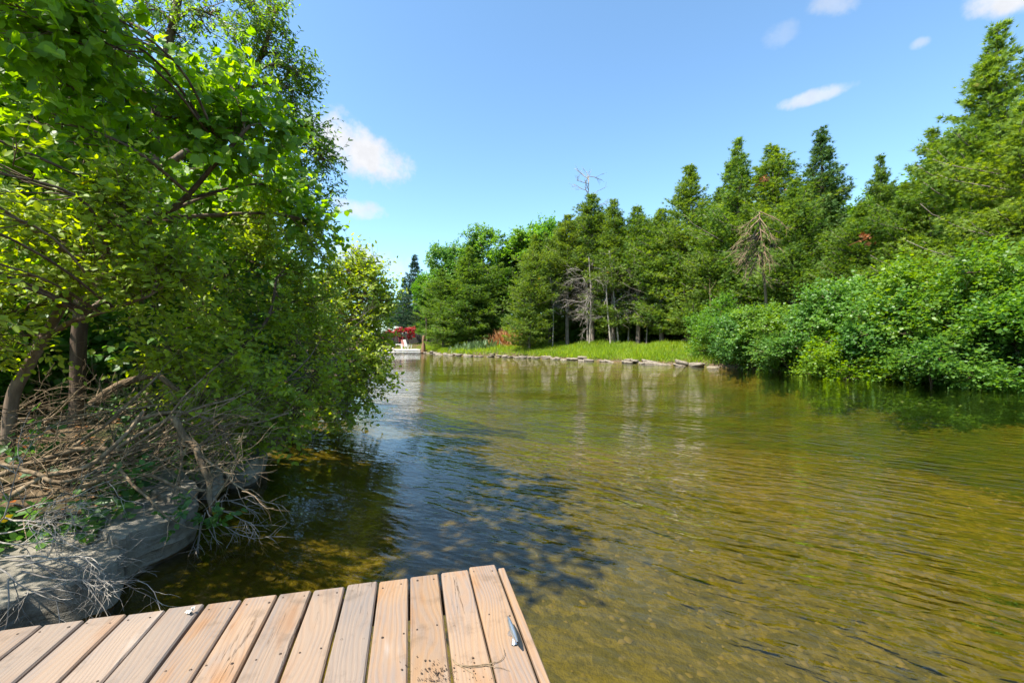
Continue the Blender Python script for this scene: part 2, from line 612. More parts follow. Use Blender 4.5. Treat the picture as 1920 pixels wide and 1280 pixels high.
M = {}
M['plank'] = plank_mat()
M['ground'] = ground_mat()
M['water'] = water_mat()
M['rock'] = rock_mat('limestone_slab', (.12, .105, .08), (.22, .195, .15), (.065, .05, .03))
M['stone'] = rock_mat('bank_stone', (.14, .115, .085), (.28, .235, .18), (.05, .04, .025))
M['cobble'] = plain_mat('river_cobble', (.135, .10, .014), (.085, .07, .008), .9, 3.0)
M['linden'] = leaf_mat('basswood_leaf', (.070, .165, .014), (.200, .320, .022), .52)
M['ash'] = leaf_mat('ash_leaf', (.060, .135, .012), (.150, .245, .020), .48)
M['honey'] = leaf_mat('honeysuckle_leaf', (.120, .195, .016), (.300, .370, .034), .48, rough=.5)
M['vine'] = leaf_mat('vine_leaf', (.035, .105, .015), (.095, .190, .028), .42)
M['herb'] = leaf_mat('herb_leaf', (.030, .090, .018), (.085, .175, .025), .40)
M['cedar'] = leaf_mat('cedar_spray', (.046, .098, .017), (.172, .238, .036), .40, rough=.6, spec=.2, var_scale=.45)
M['decid'] = leaf_mat('maple_leaf', (.046, .122, .017), (.155, .258, .036), .43, rough=.45, spec=.38, var_scale=.5)
M['spruce'] = leaf_mat('spruce_spray', (.022, .050, .018), (.050, .085, .030), .2, rough=.6, spec=.2)
M['grassblade'] = leaf_mat('grass_blade', (.125, .205, .016), (.265, .345, .030), .5, var_scale=.4)
M['reed'] = leaf_mat('reed_blade', (.06, .11, .035), (.15, .20, .085), .3)
M['redleaf'] = leaf_mat('red_leaf', (.20, .012, .010), (.42, .03, .02), .3)
M['dryleaf'] = leaf_mat('dry_leaf', (.22, .10, .035), (.42, .24, .10), .3)
M['rustleaf'] = leaf_mat('rust_spray', (.17, .065, .025), (.32, .15, .06), .25)
M['bark'] = bark_mat('brown_bark', (.065, .042, .028), (.20, .145, .10))
M['cedarbark'] = bark_mat('cedar_bark', (.09, .07, .055), (.25, .21, .175))
M['deadwood'] = bark_mat('dead_wood', (.10, .066, .036), (.32, .235, .145), scale=20)
M['greywood'] = bark_mat('grey_dead_twig', (.17, .145, .12), (.38, .34, .285), scale=20)
M['twig'] = bark_mat('live_twig', (.10, .068, .04), (.24, .175, .11))
M['metal'] = plain_mat('galvanised_metal', (.55, .56, .58), (.42, .43, .45), .38, 30, .9)
M['screw'] = plain_mat('rusty_screw', (.06, .04, .03), (.03, .02, .015), .6, 60, .5)
M['soil'] = plain_mat('dry_soil', (.10, .06, .035), (.05, .03, .018), .95, 40)
M['white'] = plain_mat('white_paint', (.78, .76, .72), (.66, .64, .60), .5, 6)
M['brownwood'] = plain_mat('brown_post_wood', (.22, .12, .06), (.12, .065, .035), .8, 12, bump=.4)
M['darkwood'] = plain_mat('dark_fence_wood', (.045, .04, .038), (.02, .018, .017), .8, 12)
M['pinkcloth'] = plain_mat('faded_red_cloth', (.45, .20, .16), (.32, .13, .10), .9, 20)
M['lightwood'] = plain_mat('pale_deck_wood', (.62, .56, .48), (.45, .40, .34), .75, 7, bump=.2)
M['feather'] = plain_mat('pale_dry_leaf', (.72, .68, .60), (.55, .50, .42), .8, 30)

# ------------------------------------------------------------------ the ground and the river
LB = [(-3.3, -60), (-3.1, -3), (-3.05, 1.2), (-2.85, 2.1), (-2.65, 2.75), (-2.6, 3.2), (-2.95, 4.2), (-3.1, 5.0), (-3.5, 6.5),
      (-4.1, 9), (-4.9, 12.6), (-7.2, 21), (-13, 32), (-28, 44), (-160, 55)]
RB = [(-160, 78), (-40, 67), (-20, 61.5), (-12, 57.5), (-8, 50), (-4.5, 45.5), (2, 40.5), (6.5, 34), (11.6, 27.3),
      (15.4, 19.3), (17, 14.3), (18.5, 5), (21, -60)]


def curve2(pts, n=5):
    p = np.array([(a, b, 0) for a, b in pts], float)
    return catmull(p, n)[:, :2]


LBC, RBC = curve2(LB), curve2(RB)
POLY = np.vstack([LBC, RBC])


def seg_dist(q, line):
    best = np.full(len(q), 1e9)
    for a, b in zip(line[:-1], line[1:]):
        ab = b - a
        t = np.clip(((q - a) @ ab) / max(ab @ ab, 1e-9), 0, 1)
        d = q - (a + t[:, None] * ab)
        best = np.minimum(best, (d * d).sum(1))
    return np.sqrt(best)


def in_poly(q, poly):
    ins = np.zeros(len(q), bool)
    x, y = q[:, 0], q[:, 1]
    j = len(poly) - 1
    for i in range(len(poly)):
        xi, yi = poly[i]
        xj, yj = poly[j]
        if yi != yj:
            c = ((yi > y) != (yj > y)) & (x < (xj - xi) * (y - yi) / (yj - yi) + xi)
            ins ^= c
        j = i
    return ins


def ground_z(q):
    q = np.asarray(q, float).reshape(-1, 2)
    dl, dr = seg_dist(q, LBC), seg_dist(q, RBC)
    ins = in_poly(q, POLY)
    d = np.minimum(dl, dr)
    left = dl < dr
    p3 = np.column_stack([q, np.zeros(len(q))])
    n1 = fbm(p3 * .35, 3)
    n2 = fbm(p3 * 2.3 + 7, 3)
    landl = .02 + .50 * sstep(d, .0, 1.3) + .05 * np.minimum(d, 20) + .10 * n2 * sstep(d, .1, .8)
    landr = .05 + .30 * sstep(d, .0, .5) + .13 * np.minimum(d, 7) + .02 * np.minimum(d, 30) + .10 * n2 * sstep(d, .2, 1)
    far = sstep(d, 25, 200) * 3.0
    land = np.where(left, landl, landr) + .15 * n1 * sstep(d, 1, 6) + far
    deep = .75 * sstep(q[:, 1], 7, 16)
    wl = -.05 - .42 * sstep(d, 0, 1.6) - .30 * sstep(d, 1.5, 7) - deep * sstep(d, 1.0, 6)
    wr = -.08 - .95 * sstep(d, 0, 1.1) - .45 * sstep(d, 1, 6) - deep * sstep(d, .5, 5)
    wet = np.where(left, wl, wr) + .10 * n1 * sstep(d, .5, 3) + .05 * n2 * sstep(d, .1, .6)
    return np.where(ins, np.minimum(wet, -.03), land)


def gz(x, y):
    return float(ground_z([(x, y)])[0])


def axis(parts):
    out = []
    for a, b, s in parts:
        out.append(np.arange(a, b, s))
    return np.concatenate(out)


def build_ground():
    xs = axis([(-900, -180, 60), (-180, -40, 5), (-40, -9, .6), (-9, 6, .11), (6, 24, .35), (24, 60, 1.5), (60, 180, 8), (180, 901, 60)])
    ys = axis([(-300, -60, 40), (-60, -4, 3), (-4, 1, .3), (1, 9, .11), (9, 66, .4), (66, 110, 2), (110, 250, 12), (250, 1251, 80)])
    X, Y = np.meshgrid(xs, ys)
    q = np.column_stack([X.ravel(), Y.ravel()])
    V = np.column_stack([q, ground_z(q)])
    nx, ny = len(xs), len(ys)
    i = np.arange(nx * ny).reshape(ny, nx)
    A, B, C, D = i[:-1, :-1].ravel(), i[:-1, 1:].ravel(), i[1:, 1:].ravel(), i[1:, :-1].ravel()
    T = np.concatenate([np.column_stack([A, B, C]), np.column_stack([A, C, D])])
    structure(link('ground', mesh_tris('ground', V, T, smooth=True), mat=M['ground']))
    # the water surface, a sheet that runs on under the banks
    a = 170.0
    V = [(-a, -60, 0), (40, -60, 0), (40, 85, 0), (-a, 85, 0)]
    structure(link('river', mesh_tris('river', np.array(V), [(0, 1, 2), (0, 2, 3)]), mat=M['water']))


build_ground()

# ------------------------------------------------------------------ solid builders
def box_mesh(name, sx, sy, sz, bev=.004, origin='base'):
    """bevelled box, x width, y length, z thickness; 44 triangles"""
    import bmesh
    bm = bmesh.new()
    bmesh.ops.create_cube(bm, size=1)
    bmesh.ops.scale(bm, vec=(sx, sy, sz), verts=bm.verts)
    if bev:
        bmesh.ops.bevel(bm, geom=bm.edges[:], offset=bev, segments=1, affect='EDGES')
    bmesh.ops.triangulate(bm, faces=bm.faces)
    me = bpy.data.meshes.new(name)
    bm.to_mesh(me)
    bm.free()
    return me


def slab_mesh(name, outline, ztop, thick, rng, n=40, rough=.02, tilt=(0, 0), ledge=True, taper=.97):
    """flat stone from a plan outline (k,2), real thickness, uneven top, broken layered side"""
    o = catmull(np.column_stack([np.vstack([outline, outline[:1]]), np.zeros(len(outline) + 1)]), 10)[:-1, :2]
    d = np.r_[0, np.cumsum(np.linalg.norm(np.diff(np.vstack([o, o[:1]]), axis=0), axis=1))]
    t = np.linspace(0, d[-1], n, endpoint=False)
    oo = np.column_stack([np.interp(t, d, np.r_[o[:, i], o[0, i]]) for i in (0, 1)])
    c = oo.mean(0)
    rings = [(taper * .96, -thick), (taper, -thick * .66), (1.015 if ledge else 1.0, -thick * .60), (1.0, -thick * .30), (.985 if ledge else .99, -thick * .26),
             (.985, -.012), (.955, 0), (.8, .004), (.6, .008), (.4, .010), (.2, .008)]
    V = []
    s0 = rng.random(3) * 50
    for k, (s, z) in enumerate(rings):
        pts = c + (oo - c) * s
        p3 = np.column_stack([pts, np.full(n, z)])
        nz = fbm(p3 * np.array([5, 5, 12]) + s0, 3)
        nr = fbm(p3 * np.array([9, 9, 20]) + s0 + 9, 2)
        rad = unit(pts - c)
        pts = pts + rad * (nr * rough * 1.2)[:, None]
        zz = z + (nz * rough if k > 4 else nz * rough * .5)
        V.append(np.column_stack([pts, zz]))
    V.append(np.array([[c[0], c[1], .008]]))
    V = np.vstack(V)
    V[:, 2] += ztop + (V[:, 0] - c[0]) * tilt[0] + (V[:, 1] - c[1]) * tilt[1]
    T = []
    R = len(rings)
    for k in range(R - 1):
        for i in range(n):
            j = (i + 1) % n
            a, b, e, f = k * n + i, k * n + j, (k + 1) * n + j, (k + 1) * n + i
            T += [(a, b, e), (a, e, f)]
    last = (R - 1) * n
    for i in range(n):
        T.append((last + i, last + (i + 1) % n, R * n))
    T += [(0, (i + 1), i) for i in range(1, n - 1)]
    org = np.array([c[0], c[1], ztop - thick])
    me = mesh_tris(name, V - org, T)
    return me, org


# ------------------------------------------------------------------ the dock
DECK_Z = 0.40
DA = math.radians(14.0)
DU = np.array([-math.sin(DA), math.cos(DA), 0])    # along a plank, away from the camera
DV = np.array([math.cos(DA), math.sin(DA), 0])     # along the dock's front edge, to the right
DC = np.array([(930 - CX) / F * 2.229, 2.229, DECK_Z])


def dock_point(v, u, z=0.0):
    p = DC + DV * v + DU * u
    return np.array([p[0], p[1], DECK_Z + z])


def build_dock():
    rng = np.random.default_rng(4)
    base = dock_point(-1.4, -1.5)
    d = thing('dock', 'sunlit weathered plank dock with a metal cleat at its corner', 'dock', (base[0], base[1], 0))
    off = np.array([base[0], base[1], 0])

    def place(o, p, rz=DA):
        o.location = tuple(p - off)
        o.rotation_euler = (0, 0, rz)

    L = 2.5
    pme = box_mesh('plank', .1362, L, .036, .006)
    pme.materials.append(M['plank'])
    pitch = .1475
    sc = Acc()
    for i in range(21):
        o = link('plank', pme, d)
        e = [.018, 0, .002, -.003, .003, -.004, .0, .004, -.003, .002, -.004, .003, 0, .004][i % 14] if i else .022
        p = dock_point(-.070 - i * pitch, -L / 2 + e, -.018 + rng.normal(0, .0012))
        fan = math.radians(-.95 + .13 * min(i, 14))
        piv = dock_point(-.070 - i * pitch, e, 0)
        cc = piv - (L / 2) * np.array([-math.sin(DA + fan), math.cos(DA + fan), 0])
        p = np.array([cc[0], cc[1], p[2]])
        place(o, p, DA + fan + rng.normal(0, .0010))
        o.rotation_euler.y = rng.normal(0, .006)
        o.scale.x = 1 + rng.normal(0, .006)
        for u in (-.05, -.42, -1.0, -1.6):
            for s in (-.042, .040):
                c = dock_point(-.070 - i * pitch + s + rng.normal(0, .006), u + e + rng.normal(0, .010), .0012) - off
                a = np.arange(8) * math.pi / 4
                r = .0036 if rng.random() > .25 else .0052
                V = np.vstack([c + np.column_stack([np.cos(a) * r, np.sin(a) * r, np.zeros(8)]), c + [0, 0, -.0022],
                               c + np.column_stack([np.cos(a) * r, np.sin(a) * r, np.full(8, -.004)])])
                T = [(k, (k + 1) % 8, 8) for k in range(8)]
                T += [(9 + k, 9 + (k + 1) % 8, (k + 1) % 8) for k in range(8)] + [(9 + k, (k + 1) % 8, k) for k in range(8)]
                sc.add(V, T)
    s = link('deck_screws', sc.mesh('deck_screws'), d, M['screw'])
    s['kind'] = 'stuff'
    rim = box_mesh('rim_board', .032, L, .14, .004)
    rim.materials.append(M['plank'])
    place(link('rim_board', rim, d), dock_point(.0275, 0, -.012 - .07) - (L / 2 + .004) * np.array([-math.sin(DA - .0166), math.cos(DA - .0166), 0]), DA - .0166)
    front = box_mesh('rim_board', 3.05, .038, .13, .004)
    front.materials.append(M['plank'])
    o = link('rim_board', front, d)
    place(o, dock_point(-1.545, -.06, -.036 - .068))
    jm = box_mesh('joist', .04, L - .3, .13, .003)
    jm.materials.append(M['plank'])
    for v in (-.35, -1.1, -1.85, -2.6):
        place(link('joist', jm, d), dock_point(v, -L / 2, -.036 - .07))
    for v, u in ((-.12, -.16), (-2.2, -.16), (-.12, -2.2), (-2.2, -2.2)):
        p = dock_point(v, u)
        z0 = gz(p[0], p[1]) - .25
        top = DECK_Z - .045
        pm = box_mesh('post', .09, .09, top - z0, .004)
        pm.materials.append(M['brownwood'])
        place(link('post', pm, d), np.array([p[0], p[1], (z0 + top) / 2]))
    # horn cleat, a part of the dock
    c0 = dock_point(-.050, -.555, 0)
    ac = Acc()
    t = np.linspace(-1, 1, 13)
    path = np.array([[0, .078 * a, .034 + .007 * a * a] for a in t])
    rad = .0112 * (1 - .72 * np.abs(t) ** 2.2)
    ac.tubes(path[None], rad[None], 10)
    cl = link('cleat', ac.mesh('cleat', smooth=True), d, M['metal'])
    place(cl, c0)
    cl['label'] = 'small galvanised horn cleat'
    for y in (-.020, .020):
        a2 = Acc()
        a2.tubes(np.array([[[0, y * 1.5, 0], [0, y * 1.4, .003], [0, y, .010], [0, y, .034]]]), np.array([[.013, .012, .007, .007]]), 10)
        link('cleat_foot', a2.mesh('cleat_foot', smooth=True), cl, M['metal'])
    # dried root lying across the boards
    zt = .003

    def dk(px, py):
        Z = (CAM_H - DECK_Z - zt) * F / (py - CY)
        return np.array([(px - CX) / F * Z, Z, DECK_Z + zt])
    a3 = Acc()
    for pts, r in [([(848, 1236), (858, 1246), (878, 1248), (905, 1246), (925, 1243), (940, 1237), (946, 1226), (944, 1216)], .0016),
                   ([(850, 1240), (870, 1252), (885, 1262), (893, 1276)], .0018),
                   ([(900, 1247), (925, 1250), (940, 1252), (955, 1257)], .0011),
                   ([(858, 1244), (880, 1251), (915, 1247), (928, 1240)], .0013)]:
        q = catmull(np.array([dk(*p) for p in pts]), 4)
        q[:, 2] += rng.random(len(q)) * .004
        a3.tubes(q[None], np.linspace(r * 1.3, r * .5, len(q))[None], 5)
    o0 = dk(880, 1250)
    r = link('dry_root', a3.mesh('dry_root', origin=o0), mat=M['deadwood'])
    r.location = tuple(o0)
    tag(r, 'thin dry root curling over the planks beside the cleat', 'root')
    # soil crumbs
    a4 = Acc()
    ico = np.array([(0, 0, 1), (1, 0, 0), (0, 1, 0), (-1, 0, 0), (0, -1, 0), (0, 0, -.3)], float)
    it = [(0, 1, 2), (0, 2, 3), (0, 3, 4), (0, 4, 1), (5, 2, 1), (5, 3, 2), (5, 4, 3), (5, 1, 4)]
    for _ in range(240):
        px = rng.normal(820, 18)
        py = rng.normal(1266, 14)
        if rng.random() < .3:
            px, py = rng.normal(835, 40), rng.normal(1255, 18)
        if not (1225 < py < 1300):
            continue
        s_ = abs(rng.normal(0, .0016)) + .0009
        a4.add(dk(px, py) + ico * s_ * (0.7 + .6 * rng.random((6, 3))), it)
    o1 = dk(820, 1262)
    q = link('soil_crumbs', a4.mesh('soil_crumbs', origin=o1), mat=M['soil'])
    q.location = tuple(o1)
    stuff(q, 'dark crumbs of soil scattered on one plank', 'soil')
    # crumpled pale leaf on the plank ends
    a5 = Acc()
    for k in range(7):
        dr = unit(rng.normal(size=(1, 3)) + [0, 0, .3])
        a5.leaves(np.array([[0, 0, .004 + .002 * k]]), dr * [1, 1, .35], rng.normal(size=(1, 3)) + [0, 0, 1], np.array([.022]), OVATE, np.array([.5]), 1.3)
    o2 = dk(357, 1149)
    w = link('crumpled_leaf', a5.mesh('crumpled_leaf'), mat=M['feather'])
    w.location = tuple(o2)
    tag(w, 'crumpled whitish dry leaf lying on the ends of two planks', 'leaf')


build_dock()

# ------------------------------------------------------------------ stones
def bank_at(px, py, z):
    Z = (CAM_H - z) * F / (py - CY)
    return ((px - CX) / F * Z, Z)


def build_stones():
    rng = np.random.default_rng(11)
    specs = [
        ('large flat grey limestone slab with sun flecks under the brush pile', [(372, 948), (330, 972), (262, 996), (226, 1018), (190, 1000), (150, 960), (220, 925), (330, 908)], .27, .30, (0.02, -.02)),
        ('grey limestone block under the pale twigs beside the dock', [(232, 1030), (214, 1062), (160, 1086), (60, 1110), (-40, 1150), (-160, 1120), (-60, 1030), (60, 985), (170, 990)], .22, .34, (0.0, .03)),
        ('small pale limestone slab jutting over dark water beside the shrub roots', [(500, 838), (480, 862), (430, 872), (395, 862), (372, 835), (400, 818), (460, 815)], .26, .28, (.0, 0)),
        ('low grey stone half hidden in the roots behind the flat slab', [(372, 915), (350, 930), (300, 925), (255, 905), (290, 880), (345, 885)], .33, .25, (0, .03)),
        ('shaded grey stone tucked below the brush pile twigs', [(420, 885), (400, 905), (360, 900), (330, 870), (370, 852), (410, 860)], .22, .2, (0, 0)),
    ]
    for lab, pts, z, th, ti in specs:
        o = np.array([bank_at(x, y, z) for x, y in pts])
        me, org = slab_mesh('limestone_slab', o, z, th, rng, 72, .034, ti)
        me.polygons.foreach_set('use_smooth', np.ones(len(me.polygons), bool))
        me.set_sharp_from_angle(angle=math.radians(32))
        r = link('limestone_slab', me, mat=M['rock'])
        r.location = tuple(org)
        tag(r, lab, 'rock', 'limestone slabs along the near bank')
    # stones under water by the bank
    for x, y, z, s in [(430, 1010, -.22, .32), (500, 935, -.25, .3), (330, 1030, -.2, .26), (250, 1110, -.22, .22), (520, 880, -.3, .35)]:
        c = np.array(bank_at(x, y, z))
        a = np.sort(rng.random(8)) * 2 * math.pi
        o = c + np.column_stack([np.cos(a), np.sin(a) * .7]) * s * (.75 + .5 * rng.random((8, 1)))
        me, org = slab_mesh('sunken_stone', o, z, .25, rng, 24, .03)
        r = link('sunken_stone', me, mat=M['cobble'])
        r.location = tuple(org)
        tag(r, 'brown stone lying under water along the near bank', 'rock', 'sunken stones by the near bank')
    # ledge stones of the far bank
    meshes = []
    for k in range(6):
        a = np.linspace(0, 2 * math.pi, 9, endpoint=False) + rng.normal(0, .12, 9)
        o = np.column_stack([np.cos(a) * .55, np.sin(a) * .32]) * (.8 + .35 * rng.random((9, 1)))
        me, org = slab_mesh('ledge_stone', o, .2, .2, rng, 14, .05, ledge=False)
        me.materials.append(M['stone'])
        meshes.append(me)
    s = RBC[(RBC[:, 1] > 25) & (RBC[:, 1] < 62) & (RBC[:, 0] > -22)]
    seg = np.linalg.norm(np.diff(s, axis=0), axis=1)
    cum = np.r_[0, np.cumsum(seg)]
    t = 0.0
    while t < cum[-1]:
        x, y = np.interp(t, cum, s[:, 0]), np.interp(t, cum, s[:, 1])
        i = min(np.searchsorted(cum, t), len(s) - 1)
        tg = s[min(i, len(s) - 1)] - s[max(i - 1, 0)]
        w = rng.uniform(.55, 1.5)
        for lay in range(2 if rng.random() < .45 else 1):
            o = link('ledge_stone', meshes[rng.integers(6)])
            o.location = (x + rng.normal(0, .12) + .1 * lay, y + rng.normal(0, .12) + .18 * lay, -.06 + .15 * lay + rng.normal(0, .03))
            o.rotation_euler = (rng.normal(0, .08), rng.normal(0, .08), math.atan2(tg[1], tg[0]) + rng.normal(0, .2))
            o.scale = (w, rng.uniform(.7, 1.3), rng.uniform(.45, 1.1))
            tag(o, 'flat tan ledge stone at the waterline below the grassy far bank', 'rock', 'ledge stones along the far bank')
        t += w * .95
    # cobbles on the bed in front of the dock
    m = 7000
    x = rng.uniform(-2.6, 8.5, m)
    y = 1.0 + 9.0 * rng.random(m) ** 1.2
    q = np.column_stack([x, y])
    z = ground_z(q)
    keep = z < -.12
    q, z = q[keep], z[keep]
    m = len(q)
    ico = np.array([(0, 0, 1), (1, 0, 0), (.3, .95, 0), (-.8, .6, 0), (-.8, -.6, 0), (.3, -.95, 0), (.55, .4, .62), (-.55, .4, .62), (0, -.65, .62)], float)
    it = np.array([(0, 6, 7), (0, 7, 8), (0, 8, 6), (6, 1, 2), (6, 2, 7), (7, 2, 3), (7, 3, 4), (7, 4, 8), (8, 4, 5), (8, 5, 6), (6, 5, 1)])
    sz = (.012 + .034 * rng.random(m) ** 2.0)[:, None, None] * np.array([1, .8, .5])
    an = rng.random(m) * 6.28
    c, s_ = np.cos(an), np.sin(an)
    loc = ico[None] * sz * rng.uniform(.75, 1.25, (m, 9, 1))
    V = np.stack([loc[..., 0] * c[:, None] - loc[..., 1] * s_[:, None] + q[:, None, 0],
                  loc[..., 0] * s_[:, None] + loc[..., 1] * c[:, None] + q[:, None, 1], loc[..., 2] + z[:, None] - .004], -1)
    T = (np.arange(m) * 9)[:, None, None] + it[None]
    o = link('river_cobbles', mesh_tris('river_cobbles', V.reshape(-1, 3), T.reshape(-1, 3)), mat=M['cobble'])
    stuff(o, 'small olive brown cobbles covering the river bed off the dock', 'cobbles')


build_stones()

# ------------------------------------------------------------------ plants from limbs, twigs and leaves
def add_twig_leaves(acc, paths, n, size, tpl, rng, droop=.2, spread=.75, upn=.8, jit=.3, t0=.2, wid=1.0, opposite=False, rnd_base=None, tipboost=0.0):
    m = len(paths)
    if opposite:
        t = np.repeat(np.linspace(t0, 1, (n + 1) // 2), 2)[:n][None] + np.zeros((m, 1))
    else:
        t = np.linspace(t0, 1, n)[None] + rng.normal(0, .04, (m, n))
    pos, tan = along(paths, t)
    sgn = np.where(np.arange(n) % 2 == 0, 1.0, -1.0)[None, :, None]
    side = unit(np.cross(tan, np.array([0.02, 0.03, 1.0])))
    rot = rng.normal(0, .5, (m, n, 1))
    upv = np.cross(side, tan)
    side = side * np.cos(rot) + upv * np.sin(rot)
    D = unit(.5 * tan + spread * sgn * side + rng.normal(0, jit, (m, n, 3)) + np.array([0, 0, -droop]))
    N = np.array([0, 0, 1.0]) * upn * .8 + rng.normal(0, .5, (m, n, 3)) + np.array([.22, -.55, 0])
    Ls = size * rng.uniform(.65, 1.2, (m, n))
    rn = rng.random((m, n))
    if rnd_base is not None:
        rn = np.clip(.55 * rn + .45 * rnd_base[:, None], 0, 1)
    acc.leaves(pos.reshape(-1, 3), D.reshape(-1, 3), N.reshape(-1, 3), Ls.ravel(), tpl, rn.ravel(), wid)
    return pos.reshape(-1, 3), D.reshape(-1, 3), N.reshape(-1, 3), Ls.ravel()


def make_plant(seed, trunks, r0, blobs, nsub=9, ntw=7, twl=.35, lpt=8, size=.1, tpl=OVATE, droop=.2, up=.25, jit=.18, wid=1.0,
               limb_r=.35, twigs=True, opposite=False, upn=.8, spread=.75, pull=(0, 0, 0), twr=.0025, sub_sides=4, flat=1.0, extra_bare=0, limbs_only_near=None):
    """trunks: list of point lists; blobs: (centre, radius). Returns wood Acc, leaf Acc and twig Acc"""
    rng = np.random.default_rng(seed)
    wood, tw, lv = Acc(), Acc(), Acc()
    samp, stan, srad = [], [], []
    for tp in trunks:
        c = catmull(tp, 7)
        c = c + fbm(c * 2.1 + seed, 2)[:, None] * .02
        rr = r0 * (1.0 if tp is trunks[0] else .55) * np.linspace(1, .28, len(c)) ** .8
        wood.tubes(c[None], rr[None], 8, [rng.random()])
        samp.append(c)
        stan.append(unit(np.gradient(c, axis=0)))
        srad.append(rr)
    samp, stan, srad = np.vstack(samp), np.vstack(stan), np.concatenate(srad)
    for (c, r) in blobs:
        c = np.asarray(c, float)
        r = float(r)
        dv = c - samp
        dist = np.linalg.norm(dv, axis=1)
        cost = dist + 1.2 * np.maximum(0, -(dv[:, 2] - .25 * dist))
        i = int(np.argmin(cost + rng.random(len(cost)) * .2 * r))
        p0 = samp[i]
        dd = dist[i]
        mid = p0 + (c - p0) * .5 + stan[i] * dd * .18 + rng.normal(0, .06 * dd, 3)
        limb = catmull(np.array([p0, mid, c]), 5)
        rl = min(srad[i] * .75, r0 * limb_r * (.4 + .6 * min(1, dd)))
        wood.tubes(limb[None], np.linspace(rl, max(rl * .35, twr * 1.8), len(limb))[None], 6, [rng.random()])
        k = max(3, int(nsub))
        s = c + rand_ball(rng, k) * r * np.array([.8, .8, .8 * flat])
        starts = limb[rng.integers(len(limb) // 2, len(limb), k)]
        sub = np.zeros((k, 5, 3))
        for q in range(5):
            f = q / 4
            sub[:, q] = starts + (s - starts) * f + np.sin(f * math.pi) * rng.normal(0, .10 * r, (k, 3))
        tw.tubes(sub, np.linspace(max(rl * .35, twr * 1.8), twr * 1.2, 5)[None], sub_sides, rng.random(k))
        m = k * ntw
        si = np.repeat(np.arange(k), ntw)
        st, _ = along(sub[si], rng.uniform(.45, 1.0, (m, 1)))
        out = unit(s[si] - c)
        dirs = out * .8 + rng.normal(0, .55, (m, 3)) + np.array([0, 0, up])
        paths = grow(st[:, 0], dirs, twl * rng.uniform(.55, 1.3, m), 5, jit, np.asarray(pull), rng)
        if twigs:
            tw.tubes(paths, np.linspace(twr, twr * .45, 5)[None], 3, rng.random(m))
        add_twig_leaves(lv, paths, lpt, size, tpl, rng, droop=droop, wid=wid, opposite=opposite, upn=upn, spread=spread,
                        rnd_base=np.clip(rng.random() * .6 + rng.random(m) * .5, 0, 1))
        if extra_bare:
            q = extra_bare
            bp = grow(c + rand_ball(rng, q) * r * .6, rng.normal(size=(q, 3)) + np.array([.2, -.2, .3]), twl * rng.uniform(.8, 1.8, q), 5, .22, (0, 0, 0), rng)
            tw.tubes(bp, np.linspace(twr * 1.1, twr * .4, 5)[None], 3, rng.random(q))
    return wood, tw, lv


def place_plant(name, label, cat, base, accs, mats, names=('trunk', 'twigs', 'crown'), group=None):
    t = thing(name, label, cat, base, group)
    for acc, mt, nm in zip(accs, mats, names):
        if acc.n:
            o = link(nm, acc.mesh(nm, smooth=(nm == 'trunk'), origin=base), t, M[mt])
            if nm in ('twigs',):
                o['kind'] = 'stuff'
    return t


def B(*rows):
    return [(P(x, y, Z), r / F * Z) for x, y, Z, r in rows]


def base_of(x, y):
    return np.array([x, y, gz(x, y) - .04])


